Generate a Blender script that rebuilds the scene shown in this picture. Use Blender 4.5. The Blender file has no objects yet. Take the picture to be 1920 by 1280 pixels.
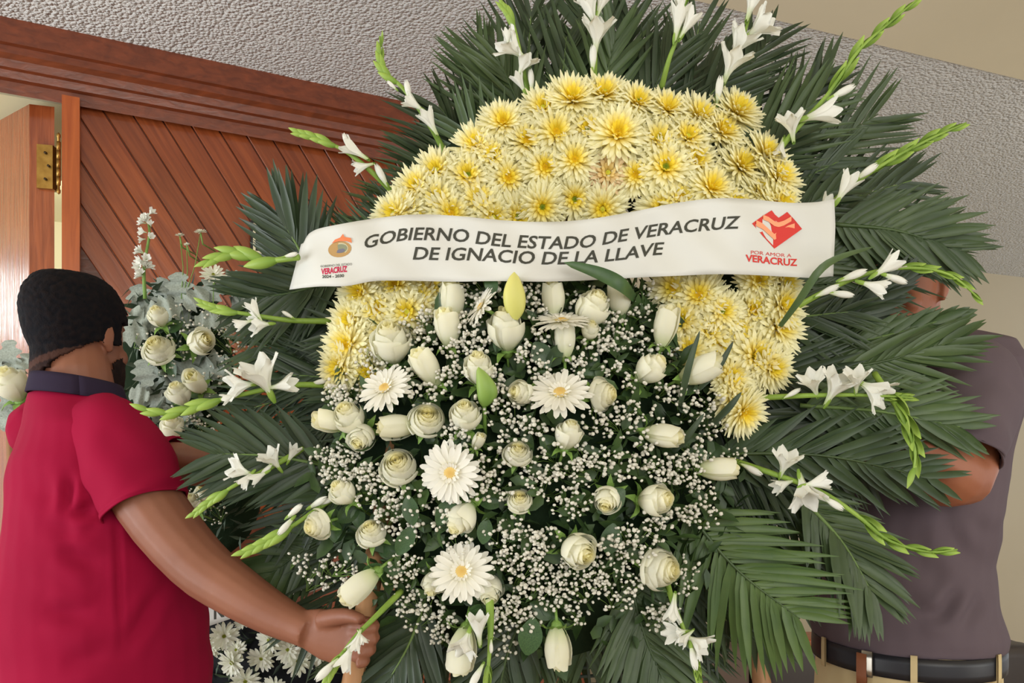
import bpy, bmesh, math, random
import numpy as np
from mathutils import Vector, Matrix, Quaternion, noise
R = random.Random(7)
SC = bpy.context.scene
COL = SC.collection
F, HY, CZ = 1500.0, 900.0, 1.25          # focal length in pixels, horizon row, camera height

# ------------------------------------------------------------------ camera, world, lights, exposure
cam = bpy.data.cameras.new('camera'); co = bpy.data.objects.new('camera', cam); COL.objects.link(co)
co.location = (0, 0, CZ); co.rotation_euler = (math.pi / 2, 0, 0)
cam.sensor_width = 36; cam.lens = F / 1920 * 36; cam.shift_y = (HY - 640) / 1920; cam.clip_start = .05; cam.clip_end = 60
SC.camera = co
wd = bpy.data.worlds.new('world'); SC.world = wd; wd.use_nodes = True
wd.node_tree.nodes['Background'].inputs[0].default_value = (.93, .96, 1.0, 1)
wd.node_tree.nodes['Background'].inputs[1].default_value = 1.15
def area(name, loc, look, sx, sy, power, col):
    l = bpy.data.lights.new(name, 'AREA'); l.shape = 'RECTANGLE'; l.size = sx; l.size_y = sy; l.energy = power; l.color = col
    o = bpy.data.objects.new(name, l); COL.objects.link(o); o.location = loc
    o.rotation_euler = (Vector(look) - Vector(loc)).to_track_quat('-Z', 'Y').to_euler()
    return o
area('window_light_behind', (1.0, -2.6, 2.1), (0, 1.6, 1.1), 2.6, 1.8, 70, (1, .97, .9))
area('window_light_side', (-3.3, .2, 1.0), (-.6, 2.2, 2.5), 1.8, 1.6, 80, (.95, .98, 1))
area('fill_light_far_side', (3.2, -.2, 1.1), (1.6, 2.6, 2.6), 1.6, 1.4, 28, (1, .97, .88))  # added fill light aimed up to brighten the ceiling on this side
area('doorway_light', (-3.9, 3.1, 2.25), (-1.7, 2.8, 1.9), .55, .4, 6, (.85, .97, 1))
area('hall_light', (2.8, 2.6, 2.6), (2.4, 4.2, 1.0), 1.2, 1.2, 10, (1, .93, .8))
SC.view_settings.view_transform = 'Standard'; SC.view_settings.look = 'None'
area('hallway_fill', (-1.7, 3.3, 2.5), (-1.4, 4.6, 1.8), .6, .6, 9, (1, .96, .8))  # added fill light that brightens the cream wall beyond the doorway
SC.view_settings.exposure = -0.06; SC.view_settings.gamma = 1; SC.view_settings.use_curve_mapping = False

# ------------------------------------------------------------------ helpers
def W(px, py, d): return Vector(((px - 960) / F * d, d, CZ + (HY - py) / F * d))
def lin(r, g, b):
    f = lambda c: (c / 255 / 12.92) if c / 255 <= .04045 else ((c / 255 + .055) / 1.055) ** 2.4
    return (f(r), f(g), f(b), 1)
MATS = {}
def mat(name, rgb, rough=.6, spec=.3, trans=0, attr=None, bump=None, var=0, sheen=0, metal=0, coat=0, mottled=None):
    """bump = (scale, strength, distance); var = brightness change between objects; attr = colour attribute;
    mottled = (scale, rgb2)"""
    if name in MATS: return MATS[name]
    m = bpy.data.materials.new(name); m.use_nodes = True; nt = m.node_tree; N = nt.nodes; L = nt.links
    p = N['Principled BSDF']; p.inputs['Base Color'].default_value = lin(*rgb)
    p.inputs['Roughness'].default_value = rough; p.inputs['Specular IOR Level'].default_value = spec
    p.inputs['Metallic'].default_value = metal; p.inputs['Coat Weight'].default_value = coat; p.inputs['Coat Roughness'].default_value = .12
    if sheen: p.inputs['Sheen Weight'].default_value = sheen
    src = None
    if attr:
        a = N.new('ShaderNodeAttribute'); a.attribute_name = attr; src = a.outputs['Color']
    if mottled:
        tc = N.new('ShaderNodeTexCoord'); nz = N.new('ShaderNodeTexNoise'); nz.inputs['Scale'].default_value = mottled[0]; nz.inputs['Detail'].default_value = 5
        L.new(tc.outputs['Object'], nz.inputs['Vector'])
        rp = N.new('ShaderNodeValToRGB'); rp.color_ramp.elements[0].position = .35; rp.color_ramp.elements[1].position = .68
        rp.color_ramp.elements[0].color = lin(*rgb); rp.color_ramp.elements[1].color = lin(*mottled[1])
        L.new(nz.outputs['Fac'], rp.inputs['Fac']); src = rp.outputs['Color']
    if var:
        oi = N.new('ShaderNodeObjectInfo'); mr = N.new('ShaderNodeMapRange')
        mr.inputs['To Min'].default_value = 1 - var; mr.inputs['To Max'].default_value = 1 + var
        L.new(oi.outputs['Random'], mr.inputs['Value'])
        hs = N.new('ShaderNodeHueSaturation'); L.new(mr.outputs[0], hs.inputs['Value'])
        if src: L.new(src, hs.inputs['Color'])
        else: hs.inputs['Color'].default_value = lin(*rgb)
        src = hs.outputs['Color']
    if src: L.new(src, p.inputs['Base Color'])
    if bump:
        tc = N.new('ShaderNodeTexCoord'); nz = N.new('ShaderNodeTexNoise'); nz.inputs['Scale'].default_value = bump[0]; nz.inputs['Detail'].default_value = 4
        L.new(tc.outputs['Object'], nz.inputs['Vector'])
        b = N.new('ShaderNodeBump'); b.inputs['Strength'].default_value = bump[1]; b.inputs['Distance'].default_value = bump[2]
        L.new(nz.outputs['Fac'], b.inputs['Height']); L.new(b.outputs[0], p.inputs['Normal'])
    if trans:
        t = N.new('ShaderNodeBsdfTranslucent'); mx = N.new('ShaderNodeMixShader'); mx.inputs[0].default_value = trans
        if src: L.new(src, t.inputs[0])
        else: t.inputs[0].default_value = lin(*rgb)
        L.new(p.outputs[0], mx.inputs[1]); L.new(t.outputs[0], mx.inputs[2]); L.new(mx.outputs[0], N['Material Output'].inputs[0])
    MATS[name] = m
    return m

class MB:
    """collects vertices and faces (and a colour per vertex) and links them as one mesh object"""
    def __init__(s): s.v = []; s.f = []; s.c = []
    def add(s, verts, faces, col=None):
        n = len(s.v); s.v.extend(tuple(v) for v in verts); s.f.extend(tuple(i + n for i in f) for f in faces)
        if col is None: col = (1, 1, 1, 1)
        s.c.extend(col if isinstance(col, list) else [col] * len(verts))
    def mesh(s, name, m, smooth=True, attr=False):
        me = bpy.data.meshes.new(name); me.from_pydata(s.v, [], s.f); me.update()
        if smooth: me.polygons.foreach_set('use_smooth', [True] * len(me.polygons))
        if attr:
            a = me.color_attributes.new('col', 'FLOAT_COLOR', 'POINT')
            a.data.foreach_set('color', np.array(s.c, dtype=np.float32).ravel())
        if m: me.materials.append(m)
        return me
    def obj(s, name, m, parent=None, smooth=True, attr=False):
        return link(name, s.mesh(name, m, smooth, attr), parent)
def link(name, data, parent=None, M=None):
    o = bpy.data.objects.new(name, data); COL.objects.link(o)
    if parent is not None: o.parent = parent
    if M is not None: o.matrix_local = M
    return o
def tag(o, label=None, cat=None, group=None, kind=None):
    for k, v in (('label', label), ('category', cat), ('group', group), ('kind', kind)):
        if v: o[k] = v
    return o
def empty(name, loc=(0, 0, 0)):
    o = bpy.data.objects.new(name, None); COL.objects.link(o); o.location = loc; o.empty_display_size = .02
    return o
def frame(axis, roll=0):
    q = Vector(axis).normalized().to_track_quat('Z', 'Y')
    return (q.to_matrix() @ Matrix.Rotation(roll, 3, 'Z'))
def TRS(loc, rot3, s=1.0):
    return Matrix.Translation(loc) @ rot3.to_4x4() @ Matrix.Scale(s, 4)
def box(mb, c, h, rot=None, col=None):
    vs = []
    for x in (-1, 1):
        for y in (-1, 1):
            for z in (-1, 1):
                v = Vector((x * h[0], y * h[1], z * h[2]))
                if rot is not None: v = rot @ v
                vs.append(Vector(c) + v)
    mb.add(vs, [(0, 1, 3, 2), (4, 6, 7, 5), (0, 4, 5, 1), (2, 3, 7, 6), (0, 2, 6, 4), (1, 5, 7, 3)], col)
def tube(mb, pts, rad, n=6, col=None, cap=True):
    pts = [Vector(p) for p in pts]; rs = rad if isinstance(rad, (list, tuple)) else [rad] * len(pts)
    up = None; vs = []; cs = []
    for i, p in enumerate(pts):
        t = (pts[min(i + 1, len(pts) - 1)] - pts[max(i - 1, 0)]).normalized()
        if up is None: up = t.orthogonal().normalized()
        up = (up - t * up.dot(t)).normalized(); sd = t.cross(up)
        for k in range(n):
            a = 2 * math.pi * k / n
            vs.append(p + (up * math.cos(a) + sd * math.sin(a)) * rs[i])
            if isinstance(col, list): cs.append(col[i])
    fs = []
    for i in range(len(pts) - 1):
        for k in range(n):
            a, b = i * n + k, i * n + (k + 1) % n
            fs.append((a, b, b + n, a + n))
    if cap: fs.append(tuple(range(n))[::-1]); fs.append(tuple(range((len(pts) - 1) * n, len(pts) * n)))
    mb.add(vs, fs, cs if cs else col)
def spline(pts, n):
    """Catmull-Rom through pts, n samples"""
    P = [Vector(p) for p in pts]; P = [P[0] * 2 - P[1]] + P + [P[-1] * 2 - P[-2]]; out = []
    m = len(P) - 3
    for i in range(n):
        t = i / (n - 1) * m; k = min(int(t), m - 1); t -= k
        a, b, c, d = P[k:k + 4]
        out.append(.5 * ((2 * b) + (c - a) * t + (2 * a - 5 * b + 4 * c - d) * t * t + (3 * b - a - 3 * c + d) * t ** 3))
    return out
def grid(mb, fn, nu, nv, col=None, close=False):
    vs = []; cs = []
    for j in range(nv + 1):
        for i in range(nu + 1):
            u, v = i / nu, j / nv
            r = fn(u, v)
            vs.append(r)
            if callable(col): cs.append(col(u, v))
    fs = [(j * (nu + 1) + i, j * (nu + 1) + i + 1, (j + 1) * (nu + 1) + i + 1, (j + 1) * (nu + 1) + i) for j in range(nv) for i in range(nu)]
    mb.add(vs, fs, cs if cs else col)
def interp(pts, x):
    if x <= pts[0][0]: return pts[0][1]
    for (a, b), (c, d) in zip(pts, pts[1:]):
        if x <= c:
            t = (x - a) / (c - a); return b + (d - b) * t
    return pts[-1][1]
def csp(pts, x):
    """smooth interpolation of a table"""
    xs = [p[0] for p in pts]; ys = [p[1] for p in pts]
    if x <= xs[0]: return ys[0]
    if x >= xs[-1]: return ys[-1]
    k = max(i for i in range(len(xs) - 1) if xs[i] <= x)
    m = lambda i: 0 if i in (0, len(xs) - 1) else (ys[i + 1] - ys[i - 1]) / (xs[i + 1] - xs[i - 1])
    h = xs[k + 1] - xs[k]; t = (x - xs[k]) / h
    return (2*t**3-3*t*t+1)*ys[k] + (t**3-2*t*t+t)*h*m(k) + (-2*t**3+3*t*t)*ys[k+1] + (t**3-t*t)*h*m(k+1)

# ------------------------------------------------------------------ the room
CEIL = 2.65
def on_ceiling(px, py): d = (CEIL - CZ) * F / (HY - py); return W(px, py, d)
A = on_ceiling(0, 59); B = on_ceiling(640, 190)
WU = (B - A).normalized(); WN = Vector((WU.y, -WU.x, 0))            # along the panelled wall, and its normal into the room
def wallpt(s, z, o=0): return Vector((A.x, A.y, 0)) + WU * s + WN * o + Vector((0, 0, z))
def wall_s(px):                                                    # distance along the panelled wall seen at column px
    k = (px - 960) / F; return (k * A.y - A.x) / (WU.x - k * WU.y)
m_floor = mat('floor_tile', (150, 130, 105), .35, .4, mottled=(3, (170, 150, 122)))
m_beige = mat('beige_plaster', (198, 186, 162), .85, .1, bump=(60, .1, .002), mottled=(1.2, (192, 180, 155)))
m_cream = mat('cream_paint', (232, 224, 186), .8, .1, bump=(40, .1, .002))
m_smooth = mat('smooth_ceiling_paint', (232, 222, 194), .85, .1, mottled=(2, (226, 216, 188)))

def stucco():
    m = bpy.data.materials.new('sprayed_stucco'); m.use_nodes = True; N = m.node_tree.nodes; L = m.node_tree.links
    p = N['Principled BSDF']; p.inputs['Roughness'].default_value = .75; p.inputs['Specular IOR Level'].default_value = .35
    tc = N.new('ShaderNodeTexCoord')
    v1 = N.new('ShaderNodeTexNoise'); v1.inputs['Scale'].default_value = 70; v1.inputs['Detail'].default_value = 3; v1.inputs['Roughness'].default_value = .65
    v2 = N.new('ShaderNodeTexVoronoi'); v2.inputs['Scale'].default_value = 88
    for v in (v1, v2): L.new(tc.outputs['Object'], v.inputs['Vector'])
    rp = N.new('ShaderNodeValToRGB'); rp.color_ramp.elements[0].position = .42; rp.color_ramp.elements[1].position = .62
    L.new(v1.outputs['Fac'], rp.inputs['Fac'])
    ad = N.new('ShaderNodeMath'); ad.operation = 'SUBTRACT'; L.new(v1.outputs['Fac'], ad.inputs[0])
    ml = N.new('ShaderNodeMath'); ml.operation = 'MULTIPLY'; ml.inputs[1].default_value = 1.0
    L.new(v2.outputs['Distance'], ml.inputs[0]); L.new(ml.outputs[0], ad.inputs[1])
    b = N.new('ShaderNodeBump'); b.inputs['Strength'].default_value = 1; b.inputs['Distance'].default_value = .014
    L.new(ad.outputs[0], b.inputs['Height']); L.new(b.outputs[0], p.inputs['Normal'])
    p.inputs['Base Color'].default_value = lin(233, 232, 228)
    return m
m_stucco = stucco()

def wood(name, c1, c2, rough=.3, coat=.5, axis=2, scale=2.5, bumps=.25):
    m = bpy.data.materials.new(name); m.use_nodes = True; N = m.node_tree.nodes; L = m.node_tree.links
    p = N['Principled BSDF']; p.inputs['Roughness'].default_value = rough; p.inputs['Coat Weight'].default_value = coat; p.inputs['Coat Roughness'].default_value = .18
    p.inputs['Specular IOR Level'].default_value = .4
    tc = N.new('ShaderNodeTexCoord'); mp = N.new('ShaderNodeMapping')
    s = [22, 22, 22]; s[axis] = 1.6; mp.inputs['Scale'].default_value = s
    oi = N.new('ShaderNodeObjectInfo'); av = N.new('ShaderNodeVectorMath'); av.operation = 'SCALE'; av.inputs['Scale'].default_value = 1
    ad = N.new('ShaderNodeVectorMath'); ad.operation = 'ADD'
    mu = N.new('ShaderNodeMath'); mu.operation = 'MULTIPLY'; mu.inputs[1].default_value = 40; L.new(oi.outputs['Random'], mu.inputs[0])
    L.new(tc.outputs['Object'], mp.inputs['Vector']); L.new(mp.outputs[0], ad.inputs[0]); L.new(mu.outputs[0], ad.inputs[1])
    nz = N.new('ShaderNodeTexNoise'); nz.inputs['Scale'].default_value = scale; nz.inputs['Detail'].default_value = 7; nz.inputs['Distortion'].default_value = .6
    L.new(ad.outputs[0], nz.inputs['Vector'])
    rp = N.new('ShaderNodeValToRGB'); e = rp.color_ramp.elements; e[0].position = .3; e[1].position = .72; e[0].color = lin(*c1); e[1].color = lin(*c2)
    L.new(nz.outputs['Fac'], rp.inputs['Fac'])
    hs = N.new('ShaderNodeHueSaturation'); mr = N.new('ShaderNodeMapRange'); mr.inputs['To Min'].default_value = .82; mr.inputs['To Max'].default_value = 1.15
    L.new(oi.outputs['Random'], mr.inputs['Value']); L.new(mr.outputs[0], hs.inputs['Value']); L.new(rp.outputs[0], hs.inputs['Color'])
    L.new(hs.outputs[0], p.inputs['Base Color'])
    b = N.new('ShaderNodeBump'); b.inputs['Strength'].default_value = bumps; b.inputs['Distance'].default_value = .003
    L.new(nz.outputs['Fac'], b.inputs['Height']); L.new(b.outputs[0], p.inputs['Normal'])
    L.new(b.outputs[0], p.inputs['Coat Normal'])
    return m
m_plank = wood('varnished_plank', (122, 54, 22), (156, 78, 36), .3, .6, axis=0)
m_crown = wood('crown_wood', (92, 43, 23), (120, 58, 31), .4, .3, axis=0)
m_jamb = wood('jamb_wood', (160, 72, 22), (190, 96, 38), .3, .5, axis=2)
m_door = wood('door_wood', (134, 62, 28), (176, 92, 48), .22, .8, axis=2, scale=3.5, bumps=.6)

def slab(name, mtl, pts, thick, lab=None):
    """horizontal or vertical slab from an outline of 3-D points, extruded along thick (a vector)"""
    mb = MB(); n = len(pts); t = Vector(thick)
    vs = [Vector(p) for p in pts] + [Vector(p) + t for p in pts]
    mb.add(vs, [tuple(range(n)), tuple(range(2 * n - 1, n - 1, -1))] + [(i, (i + 1) % n, n + (i + 1) % n, n + i) for i in range(n)])
    o = mb.obj(name, mtl, smooth=False); o['kind'] = 'structure'
    if lab: o['label'] = lab
    return o
slab('floor', m_floor, [(-4, -3, 0), (5.5, -3, 0), (5.5, 7, 0), (-4, 7, 0)], (0, 0, -.05))
# ceiling: stuccoed slab, and a smooth painted strip nearer the camera, a finger lower
E1 = on_ceiling(1600, 70); E2 = on_ceiling(1920, 148); eu = (E2 - E1).normalized()
ea = E1 - eu * 6; eb = E1 + eu * 6; en = Vector((eu.y, -eu.x, 0))
slab('ceiling', m_stucco, [ea, eb, eb - en * 6, ea - en * 6], (0, 0, .06), 'grey sprayed stucco ceiling')
slab('ceiling', m_smooth, [ea + Vector((0, 0, -.005)), eb + Vector((0, 0, -.005)), eb + en * 7 + Vector((0, 0, -.005)), ea + en * 7 + Vector((0, 0, -.005))], (0, 0, .06), 'smooth beige strip of ceiling')
# beige walls beyond
P1 = on_ceiling(1836, 510); P2 = on_ceiling(1920, 520); pu = (P2 - P1).normalized()
def atpx(P, u, px): k = (px - 960) / F; return (k * P.y - P.x) / (u.x - k * u.y)
q0 = P1 + pu * atpx(P1, pu, 1100); q1 = P1 + pu * 1.2
def vwall(name, a, b, z0, z1, t, mtl, lab=None):
    a = Vector(a); b = Vector(b)
    return slab(name, mtl, [(a.x, a.y, z0), (b.x, b.y, z0), (b.x, b.y, z1), (a.x, a.y, z1)], t, lab)
back = Vector((-pu.y, pu.x, 0)) * .08
vwall('wall_back', q0, q1, 0, CEIL + .03, back, m_beige, 'plain beige wall at the far end')
ws = wall_s(1100); wend = wallpt(ws, 0)
vwall('wall_return', wend, q0, 0, CEIL + .03, (-.06, 0, 0), m_beige)
# panelled wall: backing, planks, crown, jambs
s0 = wall_s(118); zt = 2.45
wall = vwall('wall_left', wallpt(s0, 0, -.012), wallpt(ws, 0, -.012), 0, CEIL + .03, -WN * .1, m_crown, 'wall panelled with diagonal varnished planks')
def wallM(s, z, o):                                                # frame: x along wall, y out, z up
    m = Matrix.Identity(4)
    m.col[0][:3] = WU; m.col[1][:3] = -WN; m.col[2][:3] = (0, 0, 1); m.col[3][:3] = wallpt(s, z, o)
    return m
zmould = CZ + (HY - 257) / F * (A + WU * wall_s(500)).y            # underside of the crown
sj = wall_s(151)
# diagonal planks, clipped to the panel rectangle [sj, ws] x [0, zmould]
pitch = wall_s(357) - wall_s(303)
ang = math.radians(-57); du = Vector((math.cos(ang), math.sin(ang))); dn = Vector((-du.y, du.x))
def clip(poly, a, b, c):
    out = []
    for i, p in enumerate(poly):
        q = poly[(i + 1) % len(poly)]; fp, fq = a * p[0] + b * p[1] - c, a * q[0] + b * q[1] - c
        if fp <= 0: out.append(p)
        if (fp < 0 < fq) or (fq < 0 < fp):
            t = fp / (fp - fq); out.append((p[0] + (q[0] - p[0]) * t, p[1] + (q[1] - p[1]) * t))
    return out
pw = pitch * math.cos(math.radians(90) + ang) if False else pitch * abs(math.sin(ang))
base0 = Vector((wall_s(303), zmould))
for k in range(-6, 40):
    o0 = base0 + dn * (k * pw); g = .0018
    r = [o0 - du * 5 + dn * g, o0 + du * 5 + dn * g, o0 + du * 5 + dn * (pw - g), o0 - du * 5 + dn * (pw - g)]
    poly = [(p.x, p.y) for p in r]
    for (a, b, c) in ((-1, 0, -sj), (1, 0, ws), (0, 1, zmould), (0, -1, -.1)):
        poly = clip(poly, a, b, c)
        if len(poly) < 3: break
    if len(poly) < 3: continue
    if min(p[0] for p in poly) > wall_s(960) or max(p[1] for p in poly) < .9: continue
    cx = sum(p[0] for p in poly) / len(poly); cy = sum(p[1] for p in poly) / len(poly)
    mb = MB(); off = .008 + R.uniform(-.0015, .0015)
    # in plank frame x along plank
    R2 = Matrix.Rotation(-ang, 3, 'Y')
    loc = [Vector((p[0] - cx, 0, p[1] - cy)) for p in poly]
    inv = Matrix(((du.x, 0, du.y), (0, 1, 0), (dn.x, 0, dn.y)))
    L3 = [inv @ v for v in loc]; n = len(L3)
    sh = []
    for v in L3:                                                   # front face drawn in a little: a bevelled edge
        t = Vector((v.x, -off, v.z * (1 - .0022 / (pw / 2)) if abs(v.z) > .01 else v.z)); sh.append(t)
    mb.add([Vector((v.x, 0, v.z)) for v in L3] + [Vector((v.x, -off + .003, v.z)) for v in L3] + sh,
           [tuple(range(2 * n, 3 * n))] + [(i, (i + 1) % n, n + (i + 1) % n, n + i) for i in range(n)] + [(n + i, n + (i + 1) % n, 2 * n + (i + 1) % n, 2 * n + i) for i in range(n)])
    o = mb.obj('plank', m_plank, wall, smooth=False)
    m = wallM(cx, cy, -.011); rot = Matrix(((du.x, 0, dn.x, 0), (0, 1, 0, 0), (du.y, 0, dn.y, 0), (0, 0, 0, 1)))
    o.matrix_local = m @ rot
# crown moulding in stepped strips: (z from ceiling, depth out)
prof = [(0, .10), (-.075, .10), (-.078, .085), (-.10, .085), (-.112, .07), (-.135, .066), (-.138, .052), (-.16, .048), (-.163, .03), (-.20, .026), (zmould - CEIL + .002, .022), (zmould - CEIL, 0), (zmould - CEIL, -.01), (0, -.01)]
mb = MB(); sa, sb = -1.2, ws; n = len(prof)
vs = [wallpt(s, CEIL + z, o) for s in (sa, sb) for z, o in prof]
mb.add(vs, [(i, (i + 1) % n, n + (i + 1) % n, n + i) for i in range(n)] + [tuple(range(n)), tuple(range(2 * n - 1, n - 1, -1))])
cr = mb.obj('trim_1', m_crown, smooth=False); tag(cr, 'stepped reddish brown crown moulding along the panelled wall', kind='structure')
# jamb post beside the planks
mb = MB(); s1 = (wall_s(118) + wall_s(151)) / 2; hw = (wall_s(151) - wall_s(118)) / 2
rotw = Matrix((WU, -WN, (0, 0, 1))).transposed()
box(mb, wallpt(s1, zmould / 2, .005), (hw, .045, zmould / 2 - .001), rotw)
jb = mb.obj('trim_2', m_jamb, smooth=False); tag(jb, 'orange varnished door jamb post', kind='structure')
# cream room beyond the doorway
vwall('wall_hallway', wallpt(-1.6, 0, -1.5), wallpt(.9, 0, -1.5), 0, CEIL, -WN * .06, m_cream, 'cream wall beyond the doorway')
hc = [wallpt(-1.6, 2.5, -.11), wallpt(.9, 2.5, -.11), wallpt(.9, 2.5, -1.5), wallpt(-1.6, 2.5, -1.5)]
slab('ceiling', m_cream, hc, (0, 0, .04), 'cream ceiling of the hallway beyond the doorway')
# door leaf, open, hinged at the jamb
dm = (F and W(55, 195, 2.575)); dtop = dm.z
hinge = Vector((W(102, 0, 2.595).x, W(102, 0, 2.595).y, 0)); edge = Vector((W(55, 0, 2.575).x, 2.575, 0))
eu2 = (hinge - edge); thick = eu2.length; far = Vector((W(0, 225, 2.69).x, 2.69, 0)); du2 = (far - edge).normalized()
mb = MB(); c = [edge, hinge, hinge + du2 * .82, edge + du2 * .82]
mb.add([v + Vector((0, 0, .01)) for v in c] + [Vector((v.x, v.y, dtop)) for v in c], [(0, 1, 5, 4), (1, 2, 6, 5), (2, 3, 7, 6), (3, 0, 4, 7), (4, 5, 6, 7), (3, 2, 1, 0)])
dr = mb.obj('door_1', m_door, smooth=False); tag(dr, 'glossy varnished wooden door leaf standing open', kind='structure')
m_brass = mat('aged_brass', (178, 140, 70), .38, .5, metal=.75, mottled=(40, (150, 112, 50)))
def hinge_part(z0, z1):
    mb = MB()
    for (pa, pb, dd, o) in ((70, 100, 2.575, 0), (121, 133, 2.60, 1)):
        a = W(pa, 0, 2.573 if o == 0 else 2.548); b = W(pb, 0, 2.583 if o == 0 else 2.552)
        vs = [(a.x, a.y - .004, z0), (b.x, b.y - .004, z0), (b.x, b.y - .004, z1), (a.x, a.y - .004, z1), (a.x, a.y + .03, z0), (b.x, b.y + .03, z0), (b.x, b.y + .03, z1), (a.x, a.y + .03, z1)]
        mb.add(vs, [(0, 1, 2, 3), (0, 4, 5, 1), (1, 5, 6, 2), (2, 6, 7, 3), (3, 7, 4, 0)])
    h = mb.obj('hinge', m_brass, dr, smooth=False); h['label'] = 'aged brass butt hinge'
    mb = MB(); p = W(110, 0, 2.55)
    zs = [z0 - .028, z0 - .022, z0 - .014, z0 - .012, z1 + .012, z1 + .014, z1 + .022, z1 + .028]
    tube(mb, [(p.x, p.y, z) for z in zs], [.001, .006, .006, .004, .004, .006, .006, .001], 8)
    for k in range(5):
        za = z0 + (z1 - z0) * k / 5
        tube(mb, [(p.x, p.y, za + .001), (p.x, p.y, za + (z1 - z0) / 5 - .001)], .0065, 10)
    mb.obj('pin', m_brass, h)
    for pz in (.2, .5, .8):
        mb = MB(); q = W(86 + 6 * (pz == .5), 0, 2.572); z = z0 + (z1 - z0) * pz
        tube(mb, [(q.x, q.y - .006, z), (q.x, q.y + .002, z)], .004, 8); mb.obj('screw', mat('screw_metal', (70, 55, 35), .4, .5, metal=.6), h)
zz = lambda py, d: CZ + (HY - py) / F * d
hinge_part(zz(352, 2.57), zz(270, 2.57)); hinge_part(1.0, 1.14)
# small dark framed notice on the panelled wall
t = empty('picture_frame', wallpt(wall_s(495), 0, 0)); t.location = (0, 0, 0)
sm = wall_s(496); d0 = (A + WU * sm).y; zf = zz(452, d0)
mb = MB(); box(mb, wallpt(sm, zf, .012), (.05, .01, .062), rotw); mb.obj('frame', mat('black_lacquer', (22, 24, 28), .3, .5), t, smooth=False)
mb = MB(); 
for (x0, x1, z0, z1) in ((-.042, -.034, -.052, .052), (.034, .042, -.052, .052), (-.042, .042, .044, .052), (-.042, .042, -.052, -.044)):
    box(mb, wallpt(sm + (x0 + x1) / 2, zf + (z0 + z1) / 2, .023), ((x1 - x0) / 2, .002, (z1 - z0) / 2), rotw)
mb.obj('border', mat('cream_border', (226, 214, 180), .6), t, smooth=False)
mb = MB()
for (dx, dz, r) in ((-.004, .018, .008), (.004, .005, .006), (-.006, -.006, .009), (.002, -.02, .006)):
    tube(mb, [wallpt(sm + dx, zf + dz, .022), wallpt(sm + dx, zf + dz, .025)], r, 10)
mb.obj('emblem', mat('gold_paint', (206, 160, 86), .4, .5, metal=.4), t, smooth=False)
tag(t, 'small black framed plaque with cream border and gold figure on plank wall', 'picture frame')

# dark seats along the beige wall
def sofa(cx0, cx1, py, d, body, railm, label, rail):
    z = zz(py, d); x0 = W(cx0, 0, d).x; x1 = W(cx1, 0, d).x; cx = (x0 + x1) / 2; w = (x1 - x0) / 2
    t = empty('sofa', (cx, d + .35, 0))
    def P(name, c, h, m, bev=.03):
        me = bpy.data.meshes.new(name); bm = bmesh.new(); bmesh.ops.create_cube(bm, size=2)
        for v in bm.verts: v.co = Vector((v.co.x * h[0], v.co.y * h[1], v.co.z * h[2]))
        bmesh.ops.bevel(bm, geom=list(bm.edges), offset=min(bev, min(h) * .9), segments=3, affect='EDGES', profile=.6)
        bm.to_mesh(me); bm.free(); me.polygons.foreach_set('use_smooth', [True] * len(me.polygons)); me.materials.append(m)
        return link(name, me, t, Matrix.Translation(c))
    P('backrest', (0, .0, z - .2), (w, .08, .2), body, .05)
    P('seat', (0, .33, .33), (w - .06, .27, .11), body, .05)
    for sx in (-1, 1):
        P('armrest', (sx * (w - .05), .33, .36), (.05, .28, .16), body, .03)
        for sy in (.02, .55): P('leg', (sx * (w - .06), sy, .1), (.02, .02, .1), railm, .004)
    if rail: P('top_rail', (0, -.0, z + .008), (w + .01, .09, .014), railm, .008)
    tag(t, label, 'sofa')
m_dark = mat('dark_leather', (58, 50, 46), .45, .4, bump=(30, .1, .002)); m_brown = mat('brown_fabric', (104, 88, 78), .8, .2)
m_rail = mat('orange_rail', (150, 78, 40), .35, .4)
sofa(1250, 1450, 1243, 2.95, m_brown, m_rail, 'brown-grey upholstered seat back low by the far wall under the palm tips', False)
sofa(1475, 1640, 1236, 3.0, m_dark, m_rail, 'dark seat with orange wooden top rail beside the belt buckle', True)
sofa(1800, 2040, 1238, 3.2, m_dark, m_rail, 'dark leather seat showing behind the khaki trousers', False)

# ================================================================== the wreath: frame, foam, greenery
GREENS = [(46, 66, 44), (56, 80, 52), (66, 94, 56), (84, 116, 62)]
m_frond = [mat('palm_green_%s' % n, c, .42, .45, trans=.18, var=.22, mottled=(14, c2)) for n, c, c2 in (('deep', (46, 62, 40), (62, 80, 52)), ('mid', (60, 80, 46), (78, 98, 58)), ('fresh', (72, 98, 48), (92, 116, 60)))]
m_rach = mat('palm_rib', (104, 128, 72), .5, .3)
m_leaf = mat('rose_leaf', (50, 78, 42), .4, .45, trans=.12, var=.25, mottled=(30, (70, 100, 54)))
m_stem = mat('green_stem', (108, 142, 66), .5, .3, mottled=(25, (128, 160, 80)))
m_glad = mat('gladiolus_green', (120, 152, 60), .45, .35, trans=.1, attr=None, mottled=(22, (150, 180, 80)))
m_bud = mat('gladiolus_bud', (150, 190, 80), .45, .3, trans=.12, attr='col')
m_pet = mat('white_petal', (236, 236, 224), .55, .25, trans=.28, attr='col')
m_mum = mat('chrysanthemum_petal', (240, 236, 190), .6, .2, trans=.32, attr='col', var=.04)
m_rose = mat('rose_petal', (236, 234, 208), .5, .3, trans=.38, attr='col', var=.04)
m_eye = mat('flower_eye', (196, 178, 50), .7, .2, attr='col', bump=(500, .6, .001))
m_gyp = mat('babys_breath_white', (228, 225, 212), .7, .2, trans=.15, var=0)
m_sage = mat('dusty_miller', (136, 144, 134), .85, .1, sheen=.3, var=.12, mottled=(18, (160, 168, 158)))
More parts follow.
